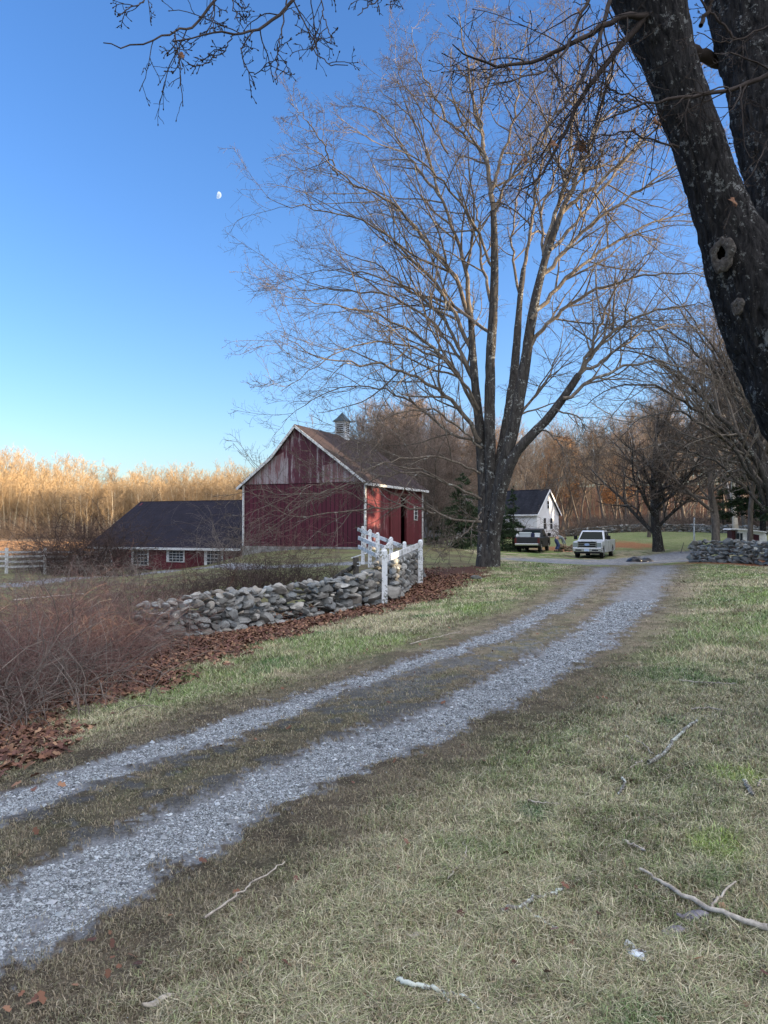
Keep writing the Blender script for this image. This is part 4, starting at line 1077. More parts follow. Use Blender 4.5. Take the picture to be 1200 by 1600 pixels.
# raking white trim on the front gable and eave fascia
def rake(xa, za, xb, zb):
    MB().beam((xa, -OV - .03, za), (xb, -OV - .03, zb), .05, .24, (0, 1, 0)).build('rake_trim', TRIM, barn)
def rk(xa, za, xb, zb, w=.16):
    d = Vector((xb - xa, 0, zb - za)).normalized(); n_ = Vector((-d.z, 0, d.x)) if d.x > 0 else Vector((d.z, 0, -d.x))
    a = Vector((xa, 0, za)); b = Vector((xb, 0, zb)); n_ = n_ if n_.z > 0 else -n_
    pts = [(a.x, a.z), (b.x, b.z), (b.x - n_.x * w, b.z - n_.z * w), (a.x - n_.x * w, a.z - n_.z * w)]
    MB().prism(pts, 'y', -OV - .04, -OV + .02).build('rake_trim', TRIM, barn)
rk(.40, EH - .14, PX, PH + .07); rk(-BW - .44, EH - .26, MIDX, MIDZ + .02); rk(MIDX, MIDZ + .02, PX, PH + .07)
MB().box(.36, .42, -OV + .03, BL + OV, EH - .26, EH - .09).build('eave_trim', TRIM, barn)
# cupola
cu = MB(); CX = PX; CY = 7.0
bw('cupola', CX - .42, CX + .42, CY - .42, CY + .42, PH - .6, PH + 1.12, varmat('cupola_paint', (.30, .33, .36), (.50, .53, .55), 4, .7, .2, .2, .005))
cup = barn.children[-1]
mb = MB(); mb.box(CX - .48, CX + .48, CY - .48, CY + .48, PH + 1.122, PH + 1.19); mb.build('cornice', TRIM, cup)
mb = MB(); b = mb.bm; k = .58
vs = [b.verts.new((CX + sx * k, CY + sy * k, PH + 1.193)) for sx, sy in ((-1,-1),(1,-1),(1,1),(-1,1))]
vm = [b.verts.new((CX + sx * .30, CY + sy * .30, PH + 1.5)) for sx, sy in ((-1,-1),(1,-1),(1,1),(-1,1))]; tp_ = b.verts.new((CX, CY, PH + 1.95))
b.faces.new(vs[::-1])
for i in range(4):
    b.faces.new([vs[i], vs[(i+1) % 4], vm[(i+1) % 4], vm[i]]); b.faces.new([vm[i], vm[(i+1) % 4], tp_])
mb.build('cap', varmat('cupola_roof', (.02, .035, .045), (.04, .06, .07), 3, .6), cup)
for (dx, dy) in ((0, -1), (1, 0)):
    mb = MB()
    for i in range(5):
        z = PH + .28 + i * .15
        if dy: mb.box(CX - .28, CX + .28, CY - .445, CY - .423, z, z + .07)
        else: mb.box(CX + .423, CX + .445, CY - .28, CY + .28, z, z + .07)
    mb.build('louver', DARK, cup)

# ---- low shed against the barn's left side
SX1 = -BW - .12; SX0 = -BW - 14.0; SY = .25; SEZ = -.02; SR = 5.6; SRZ = 3.62; SG = -1.75
shed = empty('cattle_shed', barn.matrix_basis @ Vector((SX1, 0, 0)), A_B)
shed.location = (Matrix.Translation(barn.location) @ Matrix.Rotation(A_B, 4, 'Z')) @ Vector((SX1, 0, 0))
tag(shed, 'long low red shed with dark roof and white windows joined to the barn', 'shed')
def sx(x): return x - SX1
def sb(name, x0, x1, y0, y1, z0, z1, mat, parent=None): return MB().box(sx(x0), sx(x1), y0, y1, z0, z1).build(name, mat, parent or shed)
RED_SHED = boards('shed_boards', (.075, .012, .018), (.12, .022, .028), .18, groove=.06)
sb('wall', SX0, SX1, SY, SY + .15, SG, SEZ - .02, RED_SHED)
MB().prism([(SY + .153, SG), (2 * SR, SG), (2 * SR, SEZ), (SR, SRZ - .15), (SY + .153, SEZ - .03)], 'x', sx(SX0), sx(SX0) + .15).build('gable_wall', RED_SHED, shed)
m = NT('slate_roof'); tc = m.n('TexCoord'); mp = m.n('Mapping'); mp.inputs['Rotation'].default_value = (0, 0, R(45)); m.l(tc.outputs['Object'], mp.inputs[0])
ck = m.n('TexChecker'); ck.inputs['Scale'].default_value = 3.6; ck.inputs['Color1'].default_value = col4((.013, .012, .018)); ck.inputs['Color2'].default_value = col4((.024, .022, .031)); m.l(mp.outputs[0], ck.inputs[0])
c = m.mix(.7, ck.outputs[0], m.ramp(m.noise(m.coord(), 1.2, 5), [(.3, .7), (.7, 1.3)]), 'MULTIPLY'); SLATE = m.fin(c, .85, .1); m.bump(ck.outputs[1], .3, .01)
ez = SEZ + .02
d = Vector((0, SR + .35, SRZ - ez)); slab('roof', (sx(SX0) - .35, SY - .45, ez - .08), (1, 0, 0), d, SX1 - SX0 + .35, d.length, .10, SLATE, shed)
d = Vector((0, -(SR + .1), SRZ - ez)); slab('roof', (sx(SX1), 2 * SR + .3, ez), (-1, 0, 0), d, SX1 - SX0 + .35, Vector((0, SR + .1, SRZ - ez)).length, .10, SLATE, shed)
sb('fascia', SX0 - .38, SX1 + .0, SY - .49, SY - .452, ez - .24, ez - .07, TRIM)
def shed_window(px0, px1, pytop, pybot):
    cz = shed.location.z
    def lx(px):   # bearing -> position along the front wall
        t = (px - 600) / F; c_, s_ = math.cos(A_B), math.sin(A_B); ox, oy = shed.location.x, shed.location.y
        # world = o + x*(c,s) + SY*(-s,c);  wx/wy = t
        ax = ox - SY * s_; ay = oy + SY * c_; x = (t * ay - ax) / (c_ - t * s_); return x, ay + x * s_
    x0, y0_ = lx(px0); x1, _ = lx(px1)
    z1 = P(px0, pytop, y0_).z - cz; z0 = P(px0, pybot, y0_).z - cz
    w = MB().box(x0, x1, SY - .05, SY - .004, z0, z1).build('window', TRIM, shed)
    nx, nz = 4, 4; mx = .26; g = .05
    wx = (x1 - x0 - mx - g * 1.5) / nx; wz = (z1 - z0 - .1) / nz
    for i in range(nx):
        for j in range(nz):
            MB().box(x0 + mx + i * wx, x0 + mx + (i + 1) * wx - .035, SY - .058, SY - .052, z0 + .06 + j * wz, z0 + .06 + (j + 1) * wz - .035).build('pane', GLASS, w)
for a in ((206, 233, 859, 883), (261, 289, 859, 878), (320, 349, 859, 884), (150, 176, 859, 883)): shed_window(*a)

# ---- white house
HZ = Hs(P(839, 840, 100).x, 100)
hc = P(839, 840, 100)
house = empty('white_house', (hc.x, hc.y, hc.z), R(0))
tag(house, 'small white clapboard house with dark roof and twin gable windows beyond the pickups', 'house')
TH_ = R(48); gd = Vector((math.cos(TH_), math.sin(TH_), 0)); sd_ = Vector((-math.sin(TH_), math.cos(TH_), 0))   # gable runs right/away, side runs left/away
house.rotation_euler = (0, 0, TH_)
GW = 5.9; GL = 8.0; HE = 3.35; HP = 6.55
m = NT('white_clapboard'); tc = m.n('TexCoord'); sp = m.n('SeparateXYZ'); m.l(tc.outputs['Object'], sp.inputs[0])
fr = m.math('FRACT', m.math('DIVIDE', sp.outputs[2], .14)); m.bump(fr, .5, .02)
CLAP = m.fin(m.mix(m.math('MULTIPLY', m.math('LESS_THAN', fr, .12), .25), (.80, .82, .84), (.48, .50, .53)), .55, .3)
def hb(name, x0, x1, y0, y1, z0, z1, mat, parent=None): return MB().box(x0, x1, y0, y1, z0, z1).build(name, mat, parent or house)
hb('foundation', -.03, GW + .03, -.03, GL, -1.3, .12, STONE)
MB().prism([(0, .12), (GW, .12), (GW, HE), (GW / 2, HP), (0, HE)], 'y', 0, .15).build('wall', CLAP, house)
hb('wall', 0, .15, .153, GL, .12, HE, CLAP); hb('wall', GW - .15, GW, .153, GL, .12, HE, CLAP)
ROOF_H = shingle('dark_shingles', (.012, .014, .020), (.028, .030, .040))
d = Vector((GW / 2 + .3, 0, HP - HE + .3)); slab('roof', (-.3, GL + .3, HE - .25), (0, -1, 0), d, GL + .6, d.length + .03, .12, ROOF_H, house)
d = Vector((-(GW / 2 + .3), 0, HP - HE + .3)); slab('roof', (GW + .3, -.3, HE - .25), (0, 1, 0), d, GL + .6, d.length + .03, .12, ROOF_H, house)
def hrk(xa, za, xb, zb, w=.22):
    d = Vector((xb - xa, 0, zb - za)).normalized(); n_ = Vector((-d.z, 0, d.x)); n_ = n_ if n_.z > 0 else -n_
    MB().prism([(xa, za), (xb, zb), (xb - n_.x * w, zb - n_.z * w), (xa - n_.x * w, za - n_.z * w)], 'y', -.36, -.302).build('rake_trim', WHITEPAINT, house)
hrk(-.33, HE - .28, GW / 2, HP + .05); hrk(GW + .33, HE - .28, GW / 2, HP + .05)
hb('eave_trim', -.36, -.302, -.3, GL + .3, HE - .45, HE - .24, WHITEPAINT)
for (xc, z0, z1, w) in ((GW * .34, 1.15, 2.62, .62), (GW * .64, 1.15, 2.62, .62), (GW * .50, 3.95, 4.95, .5)):
    wn = hb('window', xc - w / 2 - .09, xc + w / 2 + .09, -.04, -.002, z0 - .09, z1 + .09, WHITEPAINT)
    h2 = (z0 + z1) / 2
    hb('pane', xc - w / 2, xc + w / 2, -.047, -.042, z0, h2 - .03, GLASS, wn); hb('pane', xc - w / 2, xc + w / 2, -.047, -.042, h2 + .03, z1, GLASS, wn)
# ---- pale roofed building glimpsed behind the trees right of the barn
g0 = G(700, 838); gb = empty('grey_house', (P(690, 830, 95).x, 95, Hs(P(690, 830, 95).x, 95)), R(-20))
tag(gb, 'house with a pale grey roof half hidden by the thicket behind the barn', 'house')
MB().box(-4, 4, 0, 6, -.5, 3.2).build('wall', varmat('grey_clapboard', (.22, .20, .20), (.30, .28, .27), 2), gb)
PALE_R = varmat('pale_roof', (.42, .44, .48), (.58, .60, .64), 1.5, .7)
d = Vector((0, 3.3, 2.6)); slab('roof', (-4.3, -.3, 3.1), (1, 0, 0), d, 8.6, d.length, .12, PALE_R, gb)
d = Vector((0, -3.3, 2.6)); slab('roof', (4.3, 6.3, 3.1), (-1, 0, 0), d, 8.6, d.length, .12, PALE_R, gb)

# ================================================================== STONE WALLS
def ico():
    bm = bmesh.new(); bmesh.ops.create_icosphere(bm, subdivisions=2, radius=1)
    v = np.array([tuple(x.co) for x in bm.verts]); f = np.array([[q_.index for q_ in x.verts] for x in bm.faces]); bm.free(); return v, f
IV, IF = ico()
def stones(centres, sizes, seed, tint=(1, 1, 1)):
    rg = np.random.default_rng(seed); m = len(centres)
    # angular: clip the ball with random planes
    V = np.broadcast_to(IV, (m,) + IV.shape).copy()
    for k in range(9):
        n_ = nrm(rg.normal(size=(m, 3)))[:, None, :]; d_ = rg.uniform(.42, .85, (m, 1))
        dot = (V * n_).sum(2); ex = np.maximum(dot - d_, 0) * .92; V = V - ex[..., None] * n_
    V += (fbm(V[..., 0] * 2 + rg.uniform(0, 50, (m, 1)), V[..., 1] * 2, V[..., 2] * 2, s=4, o=3)[..., None] - .5) * .22 * nrm(V)
    V *= sizes[:, None, :]
    a = rg.uniform(-.5, .5, (m, 1)); ax = rg.uniform(-.35, .35, (m, 1)); az = rg.uniform(0, 6.28, (m, 1))
    x, y, z = V[..., 0], V[..., 1], V[..., 2]
    y, z = y * np.cos(ax) - z * np.sin(ax), y * np.sin(ax) + z * np.cos(ax)
    x, z = x * np.cos(a) - z * np.sin(a), x * np.sin(a) + z * np.cos(a)
    V = np.stack([x, y, z], -1)
    return V, rg
def stone_wall(name, pl, height, width, size, seed, label, mat, group=None, taper=None, rows=None):
    """pl world polyline (k,2); stones stacked in courses with gaps filled"""
    rg = np.random.default_rng(seed); pl = np.array(pl, float)
    seg = np.linalg.norm(np.diff(pl, axis=0), axis=1); t = np.r_[0, np.cumsum(seg)]; L = t[-1]
    C = []; Sz = []
    nrow = max(2, int(height / (size * 1.25)))
    hfun = taper or (lambda u: 1)
    for r_i in range(nrow + 1):
        u = rg.uniform(0, size)
        while u < L:
            s = size * rg.lognormal(-.05, .42) * (1.15 if r_i < nrow * .4 else .95); s = min(max(s, size * .45), size * 2.1)
            for side in ((-1, 1) if width > size * 1.6 else (0,)):
                x = np.interp(u, t, pl[:, 0]); y = np.interp(u, t, pl[:, 1])
                i = min(np.searchsorted(t, u, 'right') - 1, len(seg) - 1); dx, dy = (pl[i + 1] - pl[i]) / seg[i]
                hh = height * hfun(u / L); z = (r_i + .35 + rg.uniform(-.25, .25)) * hh / (nrow + .6)
                o = side * (width / 2 - s * .5) * (1 - .25 * r_i / nrow) + rg.normal() * .03
                C.append((x - dy * o, y + dx * o, z)); fl_ = rg.random() < .25; Sz.append((s * rg.uniform(.75, 1.15) * (1.35 if fl_ else 1), s * rg.uniform(.65, 1.0), s * (rg.uniform(.28, .4) if fl_ else rg.uniform(.5, .8)), math.atan2(dy, dx)))
            u += s * rg.uniform(1.15, 1.6)
    C = np.array(C); Sz = np.array(Sz)
    z0 = H(C[:, 0], C[:, 1]); C[:, 2] += z0
    V, rg = stones(C, Sz[:, :3], seed + 1)
    a = Sz[:, 3][:, None]; x = V[..., 0] * np.cos(a) - V[..., 1] * np.sin(a); y = V[..., 0] * np.sin(a) + V[..., 1] * np.cos(a)
    V = np.stack([x, y, V[..., 2]], -1) + C[:, None, :]
    tone = rg.uniform(.55, 1.35, (len(C), 1)); warm = rg.normal(0, .04, (len(C), 1))
    col = np.array([.20, .20, .19]) * tone * np.concatenate([1 + warm, np.ones_like(warm), 1 - warm], 1)
    pale = rg.random(len(C)) < .12; col[pale] *= 1.5
    n_ = len(IV); ff = (np.arange(len(C))[:, None, None] * n_ + IF).ravel()
    o = bpy.data.objects.new(name, mesh_np(name, (V - C.mean(0)).reshape(-1, 3), ff, np.full(len(C) * len(IF), 3), mat, col=np.repeat(np.clip(col, .03, .55), n_, 0), smooth=False, link=False))
    COL.objects.link(o); o.location = C.mean(0)
    return tag(o, label, 'stone wall', group)
STONEM = attrmat('field_stone', .9, .2, fine=9)
wl = wpoly([(228,1002),(330,990),(420,974),(520,958),(588,944)])
stone_wall('stone_wall', wl, .80, .62, .125, 1, 'low dry stone wall of rounded grey stones running from the brambles to the white gatepost', STONEM, taper=lambda u: .82 + .18 * min(1, u * 4))
wl2 = wpoly([(598,940),(618,924),(634,911),(646,901)])
stone_wall('stone_wall', wl2, 1.0, .75, .14, 2, 'short tumbled stone wall end between the two white gateposts', STONEM)
q0 = P(1083, 872, 41); q1 = P(1200, 880, 36.5); q2 = P(1330, 886, 32)
stone_wall('stone_wall', [(q0.x, q0.y), (q1.x, q1.y), (q2.x, q2.y)], 1.12, .7, .15, 3, 'dark dry stone wall at the right edge in front of the camper', STONEM)
q0 = P(885, 826, 96); q1 = P(965, 826, 92); q2 = P(1075, 826, 90); q3 = P(1200, 826, 80)
stone_wall('stone_wall', [(q0.x, q0.y), (q1.x, q1.y), (q2.x, q2.y), (q3.x, q3.y)], .85, 1.0, .20, 4, 'old mossy stone wall along the edge of the woods behind the lawn', STONEM)
# loose stones
def rock(px, py, s, label, name='field_stone', mat=None, flat=.7, up=.25):
    g = G(px, py); V, _ = stones(np.zeros((1, 3)), np.array([[s, s * .8, s * flat]]), int(px) + 5)
    o = mesh_np(name, V[0], IF.ravel(), np.full(len(IF), 3), mat or STONEM, col=np.full((len(IV), 3), .26) * np.array([1, 1, 1.0])); o.location = (g.x, g.y, g.z + s * up)
    return tag(o, label, 'rock')
rock(440, 975, .14, 'lone pale stone lying in the leaves in front of the low wall')
rock(588, 948, .06, 'small grey stone at the foot of the tall white gatepost')
rock(745, 905, .22, 'flat pale stone on the mound at the foot of the big maple', flat=.35)

# ================================================================== WHITE FENCE POSTS AND GATE
m = NT('flaking_white_paint'); v = m.coord(); f = m.noise(v, 16, 5, .75); l = m.noise(m.coord((1, 1, .3)), 5, 4, .6)
c = m.mix(m.ramp(m.math('ADD', f, m.math('MULTIPLY', m.math('SUBTRACT', l, .5), .5)), [(.52, 0.0), (.60, 1.0)]), (.62, .64, .66), (.16, .17, .15)); m.bump(f, .4, .01); FLAKE = m.fin(c, .7, .2)
fence = empty('gate_fence', G(600, 945)); fo = fence.location.copy()
tag(fence, 'flaking white gateposts with three slanting rails by the corner of the stone wall', 'fence')
def fpost(px, pyb, pyt, d, w=.14, g=True):
    b = P(px, pyb, d) - fo; t = P(px, pyt, d) - fo
    mb = MB(); mb.box(b.x - w / 2, b.x + w / 2, b.y - w / 2, b.y + w / 2, b.z - .3, t.z - .05)
    bm = mb.bm; z = t.z - .05
    vs = [bm.verts.new((b.x + sx_ * w / 2, b.y + sy_ * w / 2, z + .001)) for sx_, sy_ in ((-1,-1),(1,-1),(1,1),(-1,1))]; tt = [bm.verts.new((b.x + sx_ * w * .25, b.y + sy_ * w * .25, z + .05)) for sx_, sy_ in ((-1,-1),(1,-1),(1,1),(-1,1))]
    for i in range(4): bm.faces.new([vs[i], vs[(i+1) % 4], tt[(i+1) % 4], tt[i]])
    bm.faces.new(tt)
    return mb.build('post', FLAKE, fence)
DA = G(601, 945).y
DB = G(657, 913).y
fpost(601, 946, 858, DA, .135); fpost(657, 914, 843, DB, .15)
for px, pb, pt, d in ((567,868,822,DA+7.5),(578,872,827,DA+6.0),(590,905,832,DA+4.2),(611,888,839,DA+4.6),(632,905,846,DB-.6)):
    fpost(px, pb, pt, d, .12)
def frail(a, da, b, db, h=.12):
    p = P(*a, da) - fo; q_ = P(*b, db) - fo
    return MB().beam(p, q_, .035, h).build('rail', FLAKE, fence)
frail((559,827), DA + 7.6, (627,853), DB - .55); frail((560,840), DA + 7.6, (588,853), DA + 4.2); frail((560,854), DA + 7.6, (588,868), DA + 4.0)
frail((560,840.5), DA + 7.5, (602,856), DA + 4.4)
frail((601,874), DA + .1, (657,851), DB - .1, .16)
frail((590,870), DA + 4.0, (612,846), DA + 4.4, .12)
# dark wooden bin post with a pale bar beside the gate
GREYW = varmat('grey_wood', (.05, .048, .042), (.12, .11, .10), 6, .9, .1, .6, .01, stretch=(3, 3, .4))
bp = empty('old_post', G(556, 903)); D5 = bp.location.y
tag(bp, 'dark old wooden post with a pale iron latch bar, just behind the low wall', 'post')
o5 = bp.location.copy()
a = P(556, 908, D5) - o5; b = P(556, 871, D5) - o5
MB().box(a.x - .11, a.x + .11, -.11, .11, -.2, b.z).build('post', GREYW, bp, bevel=.01)
mb = MB(); mb.beam(P(549, 872, D5 - .15) - o5, P(573, 864, D5 + 1.5) - o5, .04, .03); mb.build('bar', WHITEPAINT, bp)
mb = MB(); p1 = P(558, 878, D5) - o5; mb.box(p1.x, p1.x + .12, -.14, -.112, p1.z - .02, p1.z); mb.box(p1.x, p1.x + .12, -.14, -.112, p1.z - .14, p1.z - .12); mb.box(p1.x + .10, p1.x + .121, -.143, -.111, p1.z - .119, p1.z - .021); mb.build('latch', WHITEPAINT, bp)
lg = empty('fallen_log', G(530, 915)); o6 = lg.location.copy(); tag(lg, 'dark weathered log propped on the far side of the low wall', 'log')
Q, r = resample([tuple(P(505, 918, o6.y + .4) - o6), tuple(P(530, 900, o6.y) - o6), tuple(P(552, 886, o6.y - .5) - o6)], [.09, .11, .08], 14)
wood_mesh('log', [(Q[None], r[None], 10)], GREYW, lg)
OLDTRIM = varmat('old_white_boards', (.30, .31, .32), (.50, .52, .53), 5, .7)
# long white board fence down at the left
lf = empty('paddock_fence', (P(60, 890, 47).x, 47, Hs(P(60, 890, 47).x, 47))); o7 = lf.location.copy()
tag(lf, 'white four-board paddock fence behind the brambles at the left edge', 'fence')
fx = [(-60, 43), (10, 45), (70, 47), (125, 49.5), (165, 52)]
for px, d in fx:
    p = P(px, 850, d) - o7; zb = Hs(P(px, 850, d).x, d) - o7.z; zt = P(px, 856, d).z - o7.z
    MB().box(p.x - .07, p.x + .07, p.y - .03, p.y + .11, zb - .2, zt).build('post', TRIM, lf)
for (a, b) in zip(fx[:-1], fx[1:]):
    for y1, y2 in ((863, 862.5), (870, 869), (878, 876.5), (886, 884)):
        p = P(a[0], y1, a[1]) - o7; q_ = P(b[0], y2, b[1]) - o7
        p.y -= .06; q_.y -= .06
        MB().beam(p, q_, .03, .13).build('rail', OLDTRIM, lf)

# ================================================================== VEHICLES
def paint(name, c, rough=.25, metal=.3): 
    m = NT(name); v = m.coord(); f = m.noise(v, 3, 4); cc = m.mix(m.math('MULTIPLY', f, .25), c, tuple(x * .6 for x in c)); m.b.inputs['Coat Weight'].default_value = .0 if c[0] < .1 else .4
    return m.fin(cc, rough, .5, metal)
RUBBER = varmat('tyre_rubber', (.012, .012, .012), (.03, .03, .03), 8, .9, .2)
CHROME = NT('chrome').fin((.55, .57, .60), .18, .5, 1.0)
STEEL = NT('wheel_rim').fin((.45, .46, .48), .3, .5, .9)
BLACKPL = NT('black_plastic').fin((.010, .010, .012), .6, .15)
CARGLASS = NT('car_glass').fin((.008, .015, .015), .25, .12)
LAMPG = NT('headlight_lens').fin((.22, .26, .26), .12, .5)
REDL = NT('tail_lamp').fin((.08, .008, .008), .3, .4)
def pickup(name, loc, heading, label, body, front_view=True, Lg=5.9, Wd=2.0, Ht=1.95, cabx=(1.45, 3.75)):
    """local x: length, 0 at the nose .. Lg at the tail; y: across; nose points along -x"""
    t = empty(name, loc, heading); tag(t, label, 'pickup truck')
    w = Wd / 2; sill = .50; belt = 1.12 if Ht < 1.9 else 1.22; bedx = cabx[1] + .12; wr = .38; fxw = .95; rxw = Lg - 1.15
    def arch(cx, r=.46, n_=9): return [(cx + r * math.cos(a), sill - .12 + r * math.sin(a) * 1.12) for a in np.linspace(0, math.pi, n_)]
    low = [(.05, sill - .05), (.0, belt - .25), (.10, belt - .06), (cabx[0] - .15, belt + .03), (cabx[1] + .05, belt + .05), (cabx[1] + .06, belt + .05), (Lg - .02, belt + .05), (Lg, sill)]
    bot = arch(rxw) + arch(fxw)
    outline = low + [p for p in bot]
    MB().prism(outline, 'y', -w, w).build('body', body, t, bevel=.05, seg=3, smooth=False)
    ht = [(cabx[0] - .02, belt + .02), (cabx[0] + .62, Ht - .05), (cabx[0] + .85, Ht), (cabx[1] - .25, Ht - .01), (cabx[1] - .10, Ht - .08), (cabx[1] + .04, belt + .02)]
    # tapered cab
    mb = MB(); bm = mb.bm
    def yy(z): return w - .04 - .18 * max(0, (z - belt) / (Ht - belt))
    A_ = [bm.verts.new((x, -yy(z), z)) for x, z in ht]; B_ = [bm.verts.new((x, yy(z), z)) for x, z in ht]
    bm.faces.new(A_); bm.faces.new(B_[::-1])
    for i in range(len(ht)): bm.faces.new([A_[i], B_[i], B_[(i + 1) % len(ht)], A_[(i + 1) % len(ht)]])
    mb.build('cab', body, t, bevel=.05, seg=3)
    # glass: windscreen, rear window, side windows (set a few mm proud)
    def quad(name_, pts, mat, th_=.012, par=None):
        c = [Vector(p) for p in pts]; n_ = (c[1] - c[0]).cross(c[2] - c[0]).normalized(); mb = MB(); bm = mb.bm
        a_ = [bm.verts.new(p) for p in c]; b_ = [bm.verts.new(p + n_ * th_) for p in c]
        bm.faces.new(a_[::-1]); bm.faces.new(b_)
        for i in range(len(c)): bm.faces.new([a_[i], a_[(i+1) % len(c)], b_[(i+1) % len(c)], b_[i]])
        return mb.build(name_, mat, par or t)
    x0, z0 = cabx[0] + .05, belt + .09; x1, z1 = cabx[0] + .57, Ht - .10
    quad('windscreen', [(x0 - .02, -yy(z0) + .10, z0), (x1 - .02, -yy(z1) + .12, z1), (x1 - .02, yy(z1) - .12, z1), (x0 - .02, yy(z0) - .10, z0)][::-1], CARGLASS, .015)
    quad('rear_window', [(cabx[1] - .005, -yy(belt + .2) + .15, belt + .16), (cabx[1] - .005, yy(belt + .2) - .15, belt + .16), (cabx[1] - .085, yy(Ht - .2) - .15, Ht - .15), (cabx[1] - .085, -yy(Ht - .2) + .15, Ht - .15)], CARGLASS, .015)
    for s in (-1, 1):
        for (a, b) in (((cabx[0] + .42), (cabx[0] + 1.35)), ((cabx[0] + 1.45), (cabx[1] - .22))):
            za, zb = belt + .10, Ht - .12; xs = .34 if a < cabx[0] + 1 else 0; xe = -.06 if b > cabx[1] - .5 else 0
            pts = [(a - .12 * (xs > 0), s * (yy(za) + .004), za), (b - xe, s * (yy(za) + .004), za), (b, s * (yy(zb) + .004), zb), (a + xs, s * (yy(zb) + .004), zb)]
            if s < 0: pts = pts[::-1]
            quad('side_window', pts[::-1], CARGLASS, .008)
        dline = MB(); 
        for xx in (cabx[0] + .22, cabx[0] + 1.40, cabx[1] + .06): dline.box(xx, xx + .018, s * w - .004 * (s < 0) - .0, s * w + .004 * (s > 0) + .0, sill + .08, belt)
        dline.build('door_seam', BLACKPL, t)
        MB().box(cabx[0] + 1.12, cabx[0] + 1.30, s * (w + .003) - .012, s * (w + .003) + .012, belt - .13, belt - .09).build('door_handle', CHROME, t)
        # big mirror
        MB().box(cabx[0] + .34, cabx[0] + .44, min(s * (w + .04), s * (w + .30)), max(s * (w + .04), s * (w + .30)), belt + .08, belt + .36).build('mirror', BLACKPL, t, bevel=.03)
        for wx in (fxw, rxw):
            wh = MB(); wh.cyl((wx, s * (w - .27), wr), (wx, s * (w - .02), wr), wr, n=24); wo_ = wh.build('wheel', RUBBER, t, bevel=.03)
            rm = MB(); rm.cyl((wx, s * (w - .019), wr), (wx, s * (w - .010), wr), wr * .60, n=20); rm.cyl((wx, s * (w - .012), wr), (wx, s * (w + .01), wr), wr * .16, n=10)
            rm.build('rim', STEEL, wo_)
            dk = MB()
            for k in range(6):
                a = k * math.pi / 3; dk.cyl((wx + wr * .40 * math.cos(a), s * (w - .011), wr + wr * .40 * math.sin(a)), (wx + wr * .40 * math.cos(a), s * (w - .005), wr + wr * .40 * math.sin(a)), .035, n=8)
            dk.build('rim_hole', BLACKPL, wo_)
    MB().box(.3, Lg - .3, -w + .25, w - .25, .32, .52).build('underbody', BLACKPL, t)
    # nose: bumper, grille with bars, lamps, plate
    MB().box(-.16, .10, -w + .01, w - .01, .46, .74).build('bumper', CHROME if front_view else BLACKPL, t, bevel=.04, seg=3)
    MB().box(-.14, .06, -w + .12, w - .12, .33, .455).build('air_dam', BLACKPL, t)
    gr = MB().box(-.030, .04, -.66, .66, .76, belt - .04).build('grille', BLACKPL, t)
    mb = MB()
    for z in (.76, .90, 1.03, belt - .06): mb.box(-.055, -.031, -.60, .60, z, z + .024)
    mb.box(-.06, -.032, -.645, -.605, .80, belt - .08); mb.box(-.06, -.032, .605, .645, .80, belt - .08)
    mb.build('grille_bar', CHROME, gr)
    if front_view:
        mb = MB(); bm = mb.bm; bmesh.ops.create_cone(bm, cap_ends=True, segments=20, radius1=.5, radius2=.5, depth=1, matrix=Matrix.Translation((-.07, 0, .965)) @ Matrix.Rotation(R(90), 4, 'Y') @ Matrix.Diagonal((.16, .36, .03, 1)))
        mb.build('emblem', NT('emblem_blue').fin((.25, .35, .55), .3, .5), gr)
        MB().box(-.19, -.163, -.16, .16, .50, .66).build('licence_plate', NT('plate').fin((.45, .55, .72), .5, .3), t)
        mb = MB(); mb.box(-.168, -.161, -.78, -.36, .53, .62); mb.box(-.168, -.161, .36, .78, .53, .62); mb.build('bumper_slot', BLACKPL, t)
    for s in (-1, 1):
        MB().box(-.018, .10, min(s * .66, s * (w - .03)), max(s * .66, s * (w - .03)), .80, belt - .10).build('headlight', LAMPG, t, bevel=.02)
        MB().box(Lg - .08, Lg + .015, min(s * (w - .16), s * (w + .004)), max(s * (w - .16), s * (w + .004)), belt - .42, belt - .02).build('tail_light', REDL, t, bevel=.01)
    MB().box(Lg + .001, Lg + .18, -w + .05, w - .05, .52, .68).build('rear_bumper', CHROME, t, bevel=.03)
    # bed opening
    MB().box(bedx, Lg - .10, -w + .12, w - .12, belt + .035, belt + .058).build('bed_liner', BLACKPL, t)
    return t
SILVER = paint('silver_paint', (.52, .56, .62), .35, .1); BLACK = paint('black_paint', (.010, .011, .014), .55, 0)
def hd(theta):  # nose towards camera-left: local +x (tail) points (sin,cos)
    return math.pi / 2 - theta
q = P(893, 871, 53.0); th = R(26)
# nose centre: left front corner at px 893
fr_c = Vector((P(895, 871, 53).x, 53, 0)) + Vector((math.cos(th), -math.sin(th), 0)) * 1.0
tz = min(Hs(fr_c.x, fr_c.y), P(905, 871, 53).z + .1)
pickup('pickup_truck', (fr_c.x, fr_c.y, P(905, 872, 53).z + .0), hd(th), 'silver pickup truck with chrome grille parked nose-on at the end of the gravel drive', SILVER)
th = R(21); rr = Vector((P(843, 862, 58).x, 58, 0)); side = Vector((math.cos(th), -math.sin(th), 0)); fwd = Vector((math.sin(th), math.cos(th), 0))
tailc = rr - side * .97; nose = tailc + fwd * 5.6
bz = P(838, 863, 58).z
bt = pickup('pickup_truck', (nose.x, nose.y, bz), hd(th) + math.pi, 'black pickup truck seen from behind with coolers stacked in its open bed', BLACK, False, 5.6, 1.94, 1.85, (1.35, 3.55))
MT = Matrix.Translation(Vector((nose.x, nose.y, bz))) @ Matrix.Rotation(hd(th) + math.pi, 4, 'Z')
